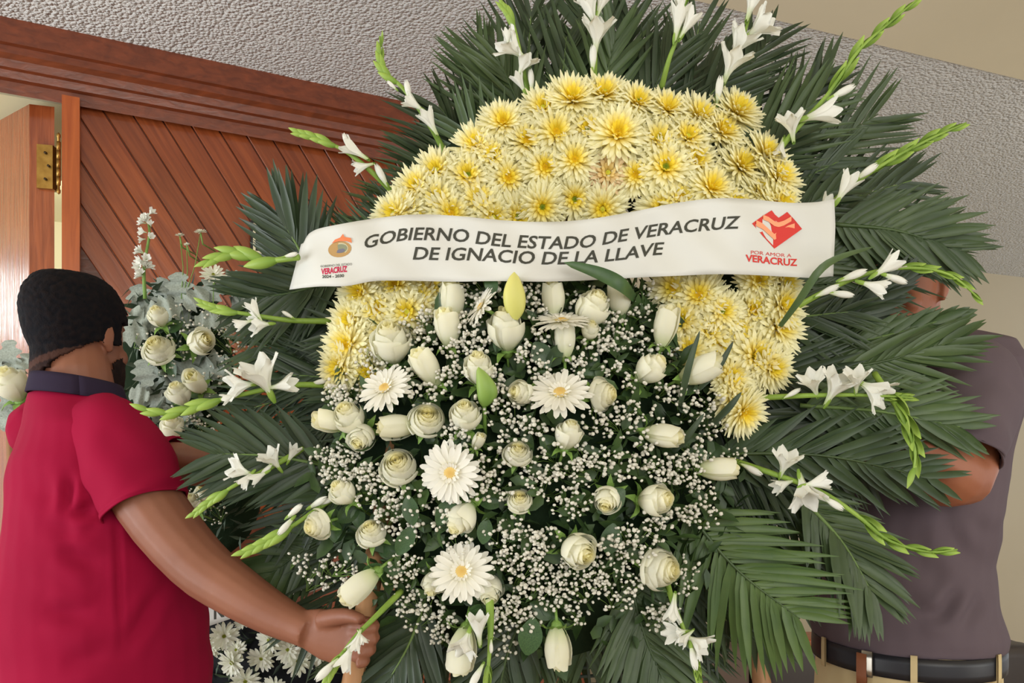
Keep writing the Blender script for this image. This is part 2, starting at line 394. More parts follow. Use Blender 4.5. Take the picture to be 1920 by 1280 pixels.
m_foam = mat('dark_foam', (28, 42, 26), .9, .1, bump=(70, .5, .006))
m_timber = wood('bare_timber', (150, 108, 72), (176, 132, 92), .6, .05)

for m_ in (m_rose,):
    p_ = m_.node_tree.nodes['Principled BSDF']; p_.inputs['Subsurface Weight'].default_value = .35; p_.inputs['Subsurface Radius'].default_value = (.012, .011, .008); p_.inputs['Subsurface Scale'].default_value = .6
def mixc(a, b, t): t = max(0, min(1, t)); return tuple(x + (y - x) * t for x, y in zip(a, b))

WC = W(1065, 640, 1.40)                                            # wreath centre
def dome(px, py):                                                  # depth of the bouquet surface
    r2 = ((px - 985) / 430) ** 2 + ((py - 870) / 420) ** 2
    return 1.31 - .11 * max(0.0, 1 - r2) ** .7
def arch_depth(px, py):                                            # depth of the padded arch
    r = math.hypot((px - 1060) / 1.06, (py - 560) / 1.0)
    return 1.33 - .055 * math.sqrt(max(0, 1 - ((r - 290) / 190) ** 2))

# frame: foam pads and timber easel, mostly hidden by flowers
fr = empty('wreath_stand', (WC.x, 1.44, 0)); fi = Matrix.Translation(fr.location).inverted()
mb = MB()
arc = []
for k in range(41):
    a = math.radians(-38 + k * (256 / 40)); rx = 300 if True else 0
    px = 1060 + 305 * math.cos(a); py = 590 - 320 * math.sin(a)
    arc.append(fi @ W(px, py, 1.385))
tube(mb, arc, .062, 10); mb.obj('foam_arch', m_foam, fr)
mb = MB()
def fdome(u, v):
    a = u * 2 * math.pi; r = v
    px = 990 + 370 * r * math.cos(a); py = 870 + 370 * r * math.sin(a)
    return fi @ W(px, py, dome(px, py) + .035 + .06 * r ** 3)
grid(mb, fdome, 32, 8); mb.obj('foam_dome', m_foam, fr)
for i, (a, b) in enumerate(((W(690, 1120, 1.29), (-.42, 1.25, .0)), (W(1400, 1150, 1.46), (.66, 1.5, 0)), (W(1065, 300, 1.43), (.14, 2.0, 0)))):
    mb = MB(); tube(mb, [fi @ (a + (a - Vector(b)) * (.25 if i < 2 else 0)), fi @ Vector(b)], .017, 10); mb.obj('leg', m_timber, fr)
mb = MB(); tube(mb, [fi @ W(690, 1090, 1.33), fi @ W(1400, 1100, 1.43)], .014, 8); mb.obj('crossbar', m_timber, fr)
mb = MB(); tube(mb, [fi @ W(1065, 350, 1.42), fi @ W(1065, 1150, 1.42)], .014, 8); mb.obj('crossbar', m_timber, fr)
# woven dark backing panel seen between the lower fronds
mb = MB()
for k in range(17):
    x = 1085 + k * 15; tube(mb, [fi @ W(x, 1085, 1.40), fi @ W(x + 26, 1330, 1.40)], .0035, 4)
for k in range(15):
    y = 1092 + k * 16; tube(mb, [fi @ W(1082, y, 1.402), fi @ W(1340, y - 12, 1.402)], .0035, 4)
o = mb.obj('woven_backing', mat('dark_weave', (74, 84, 74), .6, .3), fr); o['kind'] = 'stuff'
tag(fr, 'timber easel and green foam base carrying the large funeral wreath', 'wreath stand')

def frond(base, tip, bend, length, mt, label, n=22, wid=.0062, tilt=0, rnd=None, spread=48, droop=0.0):
    """one palm leaf: rib from base to tip, with two rows of folded leaflets; its plane turned by tilt"""
    rnd = rnd or R
    base = Vector(base); tip = Vector(tip); ax = (tip - base).normalized(); L = (tip - base).length
    view = Vector((0, -1, 0)); side = ax.cross(view).normalized()
    side = Matrix.Rotation(tilt, 3, ax) @ side; nor = side.cross(ax).normalized()
    mid = (base + tip) / 2 + side * bend * L
    rib = spline([base, mid, tip], 14)
    g = empty('palm_frond', base); inv = Matrix.Translation(-base)
    mb = MB(); tube(mb, [inv @ p for p in rib], [.0032 * (1 - i / 14) + .0008 for i in range(14)], 5)
    mb.obj('rib', m_rach if rnd.random() < .4 else m_frond[1], g)
    mb = MB(); P = lambda t: rib[min(12, int(t * 13))].lerp(rib[min(12, int(t * 13)) + 1], t * 13 - min(12, int(t * 13)))
    for sg in (-1, 1):
        for i in range(n):
            t = .04 + .95 * (i + rnd.uniform(-.2, .2)) / n; t = max(.01, min(.985, t))
            p = P(t); tg = (P(min(1, t + .03)) - P(max(0, t - .03))).normalized()
            s2 = (side - tg * side.dot(tg)).normalized() * sg
            a = math.radians(spread - 26 * t + rnd.uniform(-6, 6))
            d = tg * math.cos(a) + s2 * math.sin(a) + nor * rnd.uniform(-.16, .16); d.normalize()
            ll = length * (.55 + .9 * math.sin(math.pi * min(1, .18 + t * .78))) * .72 * rnd.uniform(.88, 1.08)
            w = wid * rnd.uniform(.85, 1.15); cr = d.cross(nor).normalized()
            cv = -nor * ll * rnd.uniform(.0, .16) + Vector((0, 0, -ll * droop * rnd.uniform(.5, 1.2))) + tg * ll * .1
            vs = []
            for q, ww in ((0, .35), (.18, .9), (.5, 1), (.78, .62), (1, .04)):
                c = p + d * ll * q + cv * q * q
                vs += [c - cr * w * ww + nor * w * .35 * ww, c, c + cr * w * ww + nor * w * .35 * ww]
            mb.add([inv @ v for v in vs], [(3 * k + j, 3 * k + j + 1, 3 * k + j + 4, 3 * k + j + 3) for k in range(4) for j in (0, 1)])
    o = mb.obj('leaflets', mt, g)
    tag(g, label, 'palm leaf', 'palm fronds fanned out behind the wreath')
    return g
OUT = [(0, 730), (12, 745), (25, 760), (38, 770), (50, 760), (60, 720), (75, 700), (90, 690), (105, 660), (120, 560), (132, 470), (145, 440), (158, 470), (168, 560), (180, 630), (192, 680), (205, 700), (218, 760), (230, 790), (250, 800), (270, 780), (290, 760), (310, 740), (325, 720), (338, 700), (350, 690), (360, 730)]
HOURS = ['twelve', 'one', 'two', 'three', 'four', 'five', 'six', 'seven', 'eight', 'nine', 'ten', 'eleven', 'twelve']
def clock(a):
    m = ((90 - a) % 360) * 2; m = int(round(m / 10.0) * 10) % 720; h, q = divmod(m, 60)
    return (HOURS[h] + ' o\'clock') if q == 0 else ('%s past %s' % ({10: 'ten', 20: 'twenty', 30: 'half'}[q], HOURS[h])) if q <= 30 else '%s to %s' % ({40: 'twenty', 50: 'ten'}[q], HOURS[h + 1])
PC = (1075, 620)
def pol(a, r): a = math.radians(a); return PC[0] + r * math.cos(a), PC[1] - r * math.sin(a)
rf = random.Random(11); used = set()
def ring(n, ph, f0, f1, d0, d1, names, mts, length, skip=lambda a: False):
    for i in range(n):
        a = (ph + 360 * i / n + rf.uniform(-2, 2)) % 360
        if skip(a): continue
        ro = interp(OUT, a) * rf.uniform(f1 - .04, f1 + .03); ri = ro * f0
        lf = a + rf.uniform(-9, 9)
        bp = pol(lf, ri); tp = pol(a, ro - 40)
        lb = '%s palm frond pointing to %s from the wreath centre' % (names, clock(a))
        while lb in used: a += 3; lb = '%s palm frond pointing to %s from the wreath centre' % (names, clock(a))
        used.add(lb)
        r_ = rf.random(); mt = m_frond[mts[0] if r_ < .55 else mts[1] if r_ < .9 else mts[2]]
        frond(W(bp[0], bp[1], d0 + rf.uniform(-.012, .012)), W(tp[0], tp[1], d1 + rf.uniform(-.03, .02)), rf.uniform(-.08, .08), length * rf.uniform(.9, 1.15), mt, lb,
              n=rf.randint(26, 31), wid=.0050, tilt=rf.uniform(-.4, .4), rnd=rf, droop=rf.uniform(0, .12))
ring(34, 4, .34, .97, 1.415, 1.425, 'outermost dark', (0, 0, 1), .165, skip=lambda a: 0 < a < 7.5)
ring(30, 9, .36, .86, 1.395, 1.385, 'middle-layer green', (0, 1, 1), .15, skip=lambda a: 125 < a < 150 or a < 8 or a > 357)
ring(26, 2, .40, .76, 1.375, 1.345, 'front-layer green', (0, 1, 1), .125, skip=lambda a: 55 < a < 150 or 228 < a < 312)
# fronds that stand out singly (pixel base, tip, depths, colour, leaflet length, label)
for (b, t, d0, d1, mi, ll, bend, tl, sp, lab) in (
    ((1285, 955), (1500, 1160), 1.30, 1.27, 2, .155, .05, .1, 62, 'bright green frond hanging toward the belt, leaflets combed straight down'),
    ((1500, 930), (1640, 1120), 1.31, 1.28, 1, .12, -.06, -.2, 50, 'fresh green frond drooping over the grey shirt beside the long bare tip'),
    ((1330, 850), (1760, 900), 1.32, 1.30, 0, .12, -.05, .3, 45, 'dark frond lying over the grey shirt just below the bare elbow'),
    ((1480, 700), (1790, 640), 1.33, 1.30, 1, .13, .04, -.3, 40, 'green frond crossing the throat of the man in grey'),
    ((1500, 760), (1800, 800), 1.32, 1.29, 1, .12, -.03, .2, 42, 'green frond across the grey sleeve, above the bare elbow'),
    ((1500, 640), (1690, 520), 1.34, 1.32, 0, .085, .05, .3, 36, 'dark frond in front of the face of the man in grey'),
    ((1500, 655), (1800, 590), 1.34, 1.33, 1, .075, .03, .2, 34, 'thin frond crossing the face of the man in grey'),
    ((1560, 420), (1800, 470), 1.34, 1.32, 1, .12, -.05, .2, 45, 'olive frond spreading just above the arching gladiolus tip'),
    ((640, 880), (400, 850), 1.31, 1.29, 0, .13, .04, .2, 48, 'dark frond brushing the far forearm of the man in magenta'),
    ((640, 990), (490, 1090), 1.43, 1.42, 1, .11, .03, .1, 50, 'frond fanned just above the near forearm, behind the buds'),
    ((800, 1120), (720, 1290), 1.28, 1.28, 0, .13, -.04, .2, 46, 'dark frond beside the gripping hand, pointing down'),
    ((980, 1150), (930, 1330), 1.27, 1.27, 0, .13, .04, -.2, 46, 'dark frond pointing down behind the pendant white rosebud'),
    ((1180, 1080), (1250, 1290), 1.30, 1.29, 1, .13, .04, -.2, 50, 'greyish frond pointing down near the woven backing'),
    ((600, 560), (520, 400), 1.37, 1.36, 0, .13, .04, -.2, 46, 'dark frond rising beside the end of the sash with the crest'),
    ((640, 520), (470, 560), 1.36, 1.34, 0, .12, -.04, .1, 46, 'dark frond below the crested sash end, over the grey foliage')):
    frond(W(b[0], b[1], d0), W(t[0], t[1], d1), bend, ll, m_frond[mi], lab, n=24, wid=.0068, tilt=tl, rnd=rf, spread=sp, droop=.05)
# single long blades that cross the sash
def blade(pts, w, mt, label, name='leaf_blade'):
    c = spline(pts, 14); mb = MB(); vs = []
    for i, p in enumerate(c):
        t = (c[min(13, i + 1)] - c[max(0, i - 1)]).normalized(); s = t.cross(Vector((0, -1, 0))).normalized()
        q = i / 13; ww = w * (.35 + .65 * math.sin(math.pi * min(1, q * .9 + .12))) if q < .97 else w * .05
        vs += [p - s * ww + Vector((0, -ww * .4, 0)), p, p + s * ww + Vector((0, -ww * .4, 0))]
    mb.add(vs, [(3 * k + j, 3 * k + j + 1, 3 * k + j + 4, 3 * k + j + 3) for k in range(13) for j in (0, 1)])
    o = mb.obj(name, mt); tag(o, label, 'leaf', None); return o
blade([W(1190, 560, 1.25), W(1165, 535, 1.20), W(1120, 512, 1.185), W(1058, 492, 1.18)], .011, m_leaf, 'pointed green leaf lapping over the sash below the lettering')
blade([W(1462, 612, 1.25), W(1500, 560, 1.21), W(1535, 508, 1.19), W(1575, 482, 1.2), W(1640, 462, 1.24)], .006, m_frond[1], 'long dark palm blade crossing the lower corner of the sash by the heart emblem')
for i, (a, b, c, lb) in enumerate((((1275, 760), (1290, 690), (1312, 620), 'thin dark blade standing before the yellow flowers, by the tilted white bud'),
        ((1310, 730), (1345, 690), (1375, 640), 'thin dark blade leaning over the yellow flowers toward the large gold one'),
        ((1250, 860), (1290, 815), (1320, 775), 'dark blade rising beside the lowest yellow flower'),
        ((1330, 800), (1365, 765), (1390, 735), 'dark blade crossing the lowest yellow flower'))):
    blade([W(*a, 1.24), W(*b, 1.22), W(*c, 1.215)], .0055, m_frond[0], lb)

# ------------------------------------------------------------------ chrysanthemums
CR, YE = lin(252, 248, 208), lin(252, 230, 66)
def mum_mesh(seed, warm=0, open_=1.0, n=118):
    r = random.Random(seed); mb = MB(); layers = [(28, .048, 4), (26, .047, 15), (22, .043, 28), (18, .037, 42), (14, .029, 56), (10, .020, 70)]
    tip = mixc(CR, lin(226, 178, 140), warm * .55)
    for li, (m, ln, el) in enumerate(layers):
        for k in range(m):
            a = 2 * math.pi * (k + r.uniform(-.35, .35)) / m; e = math.radians(el * (1.25 - .25 * open_) + r.uniform(-7, 7)); l = ln * r.uniform(.86, 1.1)
            d = Vector((math.cos(a) * math.cos(e), math.sin(a) * math.cos(e), math.sin(e))); s = Vector((-math.sin(a), math.cos(a), 0)); u = d.cross(s) * -1
            b0 = Vector((math.cos(a), math.sin(a), 0)) * .004 + Vector((0, 0, .002 * li)); w = .0034 * r.uniform(.85, 1.2)
            vs = []; cs = []
            for q, ww in ((0, .5), (.4, 1), (.8, .9), (1, .12)):
                c = b0 + d * l * q + u * l * (-.12 if li < 2 else .16) * q * q
                vs += [c - s * w * ww + u * w * .35, c - u * w * .2, c + s * w * ww + u * w * .35]
                rr = (c.x ** 2 + c.y ** 2) ** .5 / .046
                cc = mixc(YE, tip, (rr - .18) / .42) if li > 0 else mixc(YE, tip, rr * 2.4)
                cc = mixc(cc, tip, warm * .6); cs += [cc] * 3
            mb.add(vs, [(3 * k2 + j, 3 * k2 + j + 1, 3 * k2 + j + 4, 3 * k2 + j + 3) for k2 in range(3) for j in (0, 1)], cs)
    return mb.mesh('petals', m_mum, attr=True)
def eye_mesh(c1, c2, r0=.007, h=.004):
    mb = MB()
    def fn(u, v): a = u * 2 * math.pi; q = v; return Vector((r0 * q * math.cos(a), r0 * q * math.sin(a), h * (1 - q * q) + .0005 * math.sin(9 * a)))
    grid(mb, fn, 14, 4, col=lambda u, v: mixc(c1, c2, v ** 1.5))
    return mb.mesh('eye', m_eye, attr=True)
MUM = [mum_mesh(s, 0, o) for s, o in ((1, 1), (2, .9), (3, .7), (4, 1.05), (5, .5))]; MUMW = mum_mesh(9, 1)
EYE = {'green': eye_mesh(lin(96, 124, 30), lin(176, 178, 40)), 'golden': eye_mesh(lin(206, 160, 20), lin(246, 214, 40), .0085), 'pale': eye_mesh(lin(196, 206, 60), lin(240, 226, 90), .005)}
mums = [ # px, py, centre colour, scale
 (1073,182,'pale'),(1133,173,'pale'),(1197,188,'green'),(1253,200,'golden'),(1018,200,'pale'),(943,227,'golden'),(1043,247,'golden'),(1102,242,'green'),(1158,250,'golden'),
 (1236,260,'green'),(988,263,'golden'),(923,290,'pale'),(892,270,'pale'),(877,328,'green'),(953,333,'golden'),(1022,313,'golden'),(1078,298,'golden'),(1140,323,'pale'),(1192,327,'golden'),
 (1248,313,'green'),(820,372,'green'),(897,373,'golden'),(1017,388,'green'),(1078,373,'green'),(972,406,'green'),(846,400,'golden'),(765,388,'pale'),(1357,243,'golden'),(1305,300,'golden'),
 (1393,308,'pale'),(1335,350,'golden'),(1428,358,'green'),(1313,215,'green'),(1290,255,'pale'),(1385,205,'pale'),(818,318,'pale'),(780,348,'pale'),(738,400,'pale'),(1440,285,'pale'),(1462,330,'pale'),
 (1130,392,'pale'),(1276,372,'golden'),(1378,385,'pale'),(1240,388,'pale'),(925,408,'pale'),(1465,385,'pale'),(790,420,'pale'),(1290,420,'pale'),(1350,430,'pale'),(1430,430,'pale'),(700,440,'pale'),(760,470,'pale'),(830,470,'pale'),(690,500,'pale'),(1300,490,'pale'),(1370,490,'pale'),(1440,490,'pale'),
 (673,547,'golden'),(707,580,'golden'),(807,535,'golden'),(740,533,'golden'),(723,625,'pale'),(650,646,'golden'),(763,585,'pale'),(655,600,'pale'),(700,655,'pale'),(635,690,'pale'),(785,560,'pale'),
 (1262,540,'golden'),(1310,553,'golden'),(1355,583,'green'),(1413,582,'golden'),(1462,612,'golden'),(1348,650,'golden'),(1418,668,'green'),(1378,745,'golden'),(1398,775,'golden'),(1423,525,'golden'),(1470,530,'pale'),
 (1278,600,'pale'),(1292,655,'pale'),(1450,690,'pale'),(1470,570,'pale'),(1330,618,'pale'),(1385,620,'pale'),(690,700,'pale'),(1372,705,'pale')]
big = {(1158, 250): 1.12, (1418, 668): 1.15, (1462, 612): 1.05, (650, 646): .98, (1248, 313): 1.05}
rm = random.Random(5); hidden = lambda x, y: 425 < y < 505
rows = {}
for m_ in mums:
    if hidden(m_[0], m_[1]): continue
    side = 'arch' if m_[1] < 425 else ('leftleg' if m_[0] < 900 else 'rightleg')
    rows.setdefault((side, int((m_[1] - 150) // 48)), []).append(m_)
lab_of = {}
ORD = ['first', 'second', 'third', 'fourth', 'fifth', 'sixth', 'seventh', 'eighth', 'ninth', 'tenth', 'eleventh', 'twelfth', 'thirteenth', 'fourteenth']
for side in ('arch', 'leftleg', 'rightleg'):
    ks = sorted(k for k in rows if k[0] == side)
    for j, k in enumerate(ks):
        for i, m_ in enumerate(sorted(rows[k])):
            where = {'arch': 'above the sash', 'leftleg': 'under the crested sash end', 'rightleg': 'under the heart sash end'}[side]
            cc = {'green': 'green-eyed', 'golden': 'golden-eyed', 'pale': 'pale-eyed'}[m_[2]]
            lab_of[m_[:2]] = '%s yellow chrysanthemum %s, %s row down, %s from left' % (cc, where, ORD[j], ORD[i])
for m_ in mums:
    px, py, ey = m_
    if hidden(px, py): continue
    d = arch_depth(px, py) - rm.uniform(0, .012)
    an = math.atan2(560 - py, px - 1060); rr = (math.hypot(px - 1060, py - 560) - 290) / 190
    n = Vector((math.cos(an) * rr * .75 + rm.uniform(-.12, .12), -1, math.sin(an) * rr * .75 + rm.uniform(-.15, .1) + .05)).normalized()
    if (px, py) in ((1378, 745), (1398, 775)): n = Vector((.5, -1, -.5)).normalized()
    s = big.get((px, py), rm.uniform(.84, 1.0)); g = empty('chrysanthemum'); g.matrix_world = TRS(W(px, py, d) - n * .012, frame(n, rm.uniform(0, 6.28)), s)
    me = MUMW if (px, py) == (1140, 323) else MUM[rm.randrange(4)] if ey != 'pale' else MUM[rm.choice((1, 2, 4))]
    link('petals', me, g); link('eye', EYE[ey], g, Matrix.Translation((0, 0, .0115 if ey != 'pale' else .014)))
    lb = lab_of[(px, py)]
    if (px, py) == (1140, 323): lb = 'peach-tinted chrysanthemum above the sash among yellow ones'
    tag(g, lb, 'flower', 'yellow chrysanthemums on the arch')

# ------------------------------------------------------------------ roses
def petal_col(li, nl, v):
    inner = lin(250, 243, 192); outer = lin(246, 245, 226); base = lin(222, 230, 178)
    c = mixc(inner, outer, li / nl * 1.35); return mixc(base, c, v * 2.2)
def rose_mesh(seed, kind):
    """unit rose, about 1 across, standing on z=0 and opening along +z"""
    r = random.Random(seed); mb = MB()
    if kind != 'bud':
        n, H, Rm = (24, .98, .43) if kind == 'half' else (34, .76, .50)
        for i in range(n):
            q = (i + 1) / n; a0 = i * 2.4 + r.uniform(-.25, .25); Ri = Rm * (.08 + .92 * q ** (.85 if kind == 'half' else 1.0)); out_ = max(0, (q - (.74 if kind == 'half' else .86)) / .24)
            Ht = H * (1 - (.20 if kind == 'half' else .52) * q ** 2.0) * r.uniform(.96, 1.04); wd_ = math.radians(200 - 105 * q); top = (.80 if kind == 'open' else .70) + .22 * out_; ph = r.uniform(0, 6)
            def fn(u, v):
                uu = u * 2 - 1; vv = v * (1 - .07 * uu * uu * v - .10 * abs(uu) ** 5); th = a0 + uu * wd_ / 2
                rise = math.sin(min(1, .12 + vv * 1.25) * math.pi / 2) if vv < .7 else 1.0
                rad = Ri * (rise * (1 - max(0, vv - .55) / .45) + top * max(0, vv - .55) / .45) * (1 + .045 * uu) + out_ * .10 * max(0, vv - .6) * (1 + .4 * math.sin(3 * uu + ph))
                z = Ht * (vv - out_ * .16 * max(0, vv - .82) / .18 * abs(math.cos(uu)))
                return Vector((rad * math.cos(th), rad * math.sin(th), z))
            grid(mb, fn, 8, 8, col=lambda u, v: petal_col(i, n, v))
        return mb.mesh('petals', m_rose, attr=True)
    P = {'bud': (9, 1.22, .37, .02, .9), 'half': (13, 1.05, .42, .25, .62), 'open': (20, .82, .50, .55, .40)}[kind]
    n, H, Rmax, flare, tight = P
    for i in range(n):
        q = (i + 1) / n; a0 = i * 2.4 + r.uniform(-.25, .25)
        Ri = Rmax * (.16 + .84 * q ** .8); Hi = H * ((1.0 - .08 * q) if kind != 'open' else (1.0 - .34 * q * q)) * r.uniform(.95, 1.04)
        wd_ = math.radians(150 - 40 * q) if kind != 'bud' else math.radians(165 - 30 * q); fl = flare * max(0, q - .35) / .65; tg = .95 - (.95 - .62) * q if kind == 'open' else .93 - .12 * q if kind == 'bud' else .93 - .25 * q
        curl = .10 * fl * r.uniform(.7, 1.3) * 2
        def fn(u, v):
            uu = u * 2 - 1; th = a0 + uu * wd_ / 2
            vv = v * (1 - .10 * uu * uu * v - .05 * (abs(uu) ** 6)); rad = Ri * math.sin(math.pi * min(1, .10 + (tg - .22) * vv * 1.12)) ** .8 * (1 + .05 * uu)
            rad += Ri * fl * .75 * max(0, vv - .45) ** 1.3 * 1.6
            z = Hi * vv - curl * max(0, vv - .75) ** 1.2 * 5 * Hi * .3
            rad += .012 * math.sin(5 * th + i) * v
            if v > .9: rad += .03 * (1 if fl > 0 else 0)
            return Vector((rad * math.cos(th), rad * math.sin(th), z))
        grid(mb, fn, 8, 7, col=lambda u, v: petal_col(i, n, v))
    return mb.mesh('petals', m_rose, attr=True)
ROSE = {k: [rose_mesh(s + 10 * len(k), k) for s in range(3)] for k in ('bud', 'half', 'open')}
RH = {'bud': 1.12, 'half': .9, 'open': .62}
def calyx_mesh():
    mb = MB(); tube(mb, [(0, 0, -.16), (0, 0, -.08), (0, 0, .02), (0, 0, .06)], [.05, .13, .16, .14], 8)
    for k in range(5):
        a = k * 1.2566; d = Vector((math.cos(a), math.sin(a), 0)); s = Vector((-d.y, d.x, 0)); vs = []
        for q, w in ((0, .09), (.35, .1), (.7, .06), (1, .01)):
            c = d * (.14 + .38 * q) + Vector((0, 0, .02 + .25 * q - .35 * q * q)); vs += [c - s * w, c + Vector((0, 0, -.02)), c + s * w]
        mb.add(vs, [(3 * k2 + j, 3 * k2 + j + 1, 3 * k2 + j + 4, 3 * k2 + j + 3) for k2 in range(3) for j in (0, 1)])
    return mb.mesh('calyx', m_stem)
CAL = calyx_mesh()
def leaf_mesh(w=.4):
    mb = MB()
    def fn(u, v):
        hw = w * math.sin(math.pi * min(1, v * .96 + .02)) ** .75; x = (u * 2 - 1) * hw
        return Vector((x, v, abs(x) * .35 - .18 * v * v + .012 * math.sin(v * 34) * abs(u * 2 - 1)))
    grid(mb, fn, 4, 9); return mb.mesh('leaf', m_leaf)
LEAF = leaf_mesh(.34)
rr_ = random.Random(21)
def rose(px, py, w, kind, ang, tilt, label, d=None, group='cream roses of the bouquet', leaves=1, parent_len=.09, mesh=None):
    d = dome(px, py) - .012 if d is None else d
    a = math.radians(ang); t = math.radians(tilt)
    n = Vector((math.cos(a) * math.sin(t), -math.cos(t), math.sin(a) * math.sin(t)))
    sc = w * 1.13 / F * d / (.74 if kind == 'bud' else .88 if kind == 'half' else 1.04)
    c = W(px, py, d); base = c - n * RH[kind] * .5 * sc
    g = empty('rose'); g.matrix_world = TRS(base, frame(n, rr_.uniform(0, 6.28)), sc)
    link('petals', mesh or rr_.choice(ROSE[kind]), g); link('calyx', CAL, g)
    # stem curves back into the foam
    inv = g.matrix_world.inverted(); back = base + (-n + Vector((0, 1.4, -.1))).normalized() * parent_len
    mb = MB(); tube(mb, [inv @ p for p in spline([base, base - n * .02, back], 6)], .0024 / sc, 6); mb.obj('stem', m_stem, g)
    for k in range(leaves):
        aa = rr_.uniform(0, 6.28); dd = Vector((math.cos(aa), -.25, math.sin(aa))).normalized()
        q = base - n * .012 + Vector((0, .012, 0)); s = rr_.uniform(.034, .05)
        y = dd; z = (Vector((0, -1, 0)) - y * y.dot(Vector((0, -1, 0)))).normalized(); x = y.cross(z)
        m = Matrix((x, y, z)).transposed().to_4x4() @ Matrix.Scale(s, 4); m.translation = q
        link('leaf', LEAF, g, inv @ m)
    tag(g, label, 'flower', group); return g
ROSES = [
 (847,566,44,'bud',90,70,'tall white rosebud under the sash, upper of a pair'),
 (838,615,43,'bud',100,60,'white rosebud directly below the tall bud under the sash'),
 (948,622,68,'half',95,62,'large cup-shaped white rose at the foot of the green lily bud'),
 (1037,563,40,'bud',95,75,'upright white rosebud just above the small gerbera'),
 (1058,638,39,'bud',92,80,'oval white rosebud right under the small gerbera'),
 (1160,562,42,'bud',100,60,'small white rosebud by itself below the sash and green leaf'),
 (1107,583,62,'half',60,55,'pale translucent rose behind the small gerbera'),
 (1247,613,44,'bud',80,72,'slim white rosebud against the inner edge of the yellow flowers'),
 (733,647,72,'half',95,45,'wide white rose resting on the yellow flowers near the crest end'),
 (800,690,46,'bud',120,60,'pointed pale rosebud deep in the white spray'),
 (897,694,56,'half',95,50,'tall cream rose behind the green lily bud tip'),
 (1217,694,54,'half',40,62,'cream rose leaning toward the heart end, sepals showing'),
 (980,737,46,'half',180,40,'small white rose touching the broad gerbera'),
 (1127,740,64,'open',0,52,'buttery open rose beside the broad gerbera'),
 (800,787,70,'open',70,22,'full open cream rose with tight spiral heart'),
 (747,799,44,'bud',185,70,'closed bud lying against the full spiral rose'),
 (873,782,56,'half',95,40,'cream rose under the pointed green lily bud'),
 (656,786,58,'half',110,40,'upper rose of the trio at the crest side rim'),
 (680,818,50,'half',250,35,'lower rose of the trio at the crest side rim'),
 (618,791,38,'bud',170,50,'outer small rose of the trio at the crest side rim'),
 (897,828,22,'bud',60,50,'tiny green unopened rosebud above the big gerbera'),
 (969,850,56,'open',80,30,'rounded cream rose between the big gerbera and the white spray'),
 (1064,818,50,'half',75,60,'two-petalled upright cream rose in the middle of the bouquet'),
 (1242,815,42,'bud',350,66,'long cream rose lying sideways in the white spray'),
 (747,875,74,'open',95,25,'large ruffled cream rose next to the big gerbera'),
 (973,939,50,'open',90,28,'small round butter-coloured rose below the middle'),
 (1140,934,50,'half',240,35,'blunt white rose with a leafy collar low in the bouquet'),
 (1225,937,58,'half',5,45,'cream rose facing the bright frond, its stem level'),
 (868,968,56,'half',235,62,'drooping pale rose under the big gerbera'),
 (697,999,60,'open',100,40,'squarish white rose low on the crest side'),
 (1081,1031,64,'half',335,32,'cream rose half turned, folded like a shell'),
 (1237,1066,84,'open',0,40,'biggest ruffled white rose above the woven backing'),
 (676,1099,48,'bud',222,80,'white rosebud nodding over the gripping hand'),
 (1045,1213,47,'bud',272,86,'white rosebud hanging straight down at the bottom edge'),
 (868,1218,50,'bud',262,78,'long white rose hanging down beside the bottom gladiolus'),
 (813,1090,42,'half',255,55,'white rose half hidden at the edge of the lower gerbera'),
 (915,1098,56,'half',280,50,'white rose tucked under the lower gerbera'),
 (645,925,46,'half',130,50,'pale flat rose just outside the white spray'),
 (597,984,60,'open',200,40,'round white rose beside the pointed gladiolus buds'),
 (1313,693,48,'bud',25,66,'smooth white bud leaning on the yellow flowers'),
 (1345,878,42,'bud',2,86,'sideways rosebud in a green cup beside the palm'),
 (1105,620,34,'half',70,40,'little faded rose hidden in the white spray')]
for r_ in ROSES:
    px, py, w, kind, an, ti, lb = r_
    dd = dome(px, py) - .012
    if py > 1080 or px < 660: dd = 1.235
    if lb.startswith(('smooth white', 'slim white')): dd = 1.235
    if 'hanging' in lb or 'nodding' in lb: dd = 1.225
    rose(px, py, w, kind, an, ti, lb, d=dd, leaves=2 if py > 900 else 1)

# ------------------------------------------------------------------ gerberas
def gerbera_mesh(seed, nlay=2):
    r = random.Random(seed); mb = MB()
    for li, (m, ln, el, w) in enumerate(((22, .5, 4, .052), (20, .46, 15, .05), (16, .2, 34, .025))):
        for k in range(m):
            a = 2 * math.pi * (k + .5 * (li % 2) + r.uniform(-.15, .15)) / m; e = math.radians(el + r.uniform(-6, 6)); l = ln * r.uniform(.92, 1.05)
            d = Vector((math.cos(a) * math.cos(e), math.sin(a) * math.cos(e), math.sin(e))); s = Vector((-math.sin(a), math.cos(a), 0)); u = s.cross(d) * -1
            vs = []; cs = []
            for q, ww in ((.12, .4), (.45, .9), (.75, 1), (.92, .75), (1, .2)):
                c = d * l * q - Vector((0, 0, l * .12 * q * q)); vs += [c - s * w * ww, c + Vector((0, 0, -.012)), c + s * w * ww]; cs += [mixc(lin(238, 230, 180), lin(242, 240, 230), q * 2)] * 3
            mb.add(vs, [(3 * k2 + j, 3 * k2 + j + 1, 3 * k2 + j + 4, 3 * k2 + j + 3) for k2 in range(4) for j in (0, 1)], cs)
    return mb.mesh('petals', m_pet, attr=True)
GER = [gerbera_mesh(s) for s in (1, 2, 3)]
GEYE = eye_mesh(lin(222, 180, 96), lin(238, 214, 140), .12, .035)
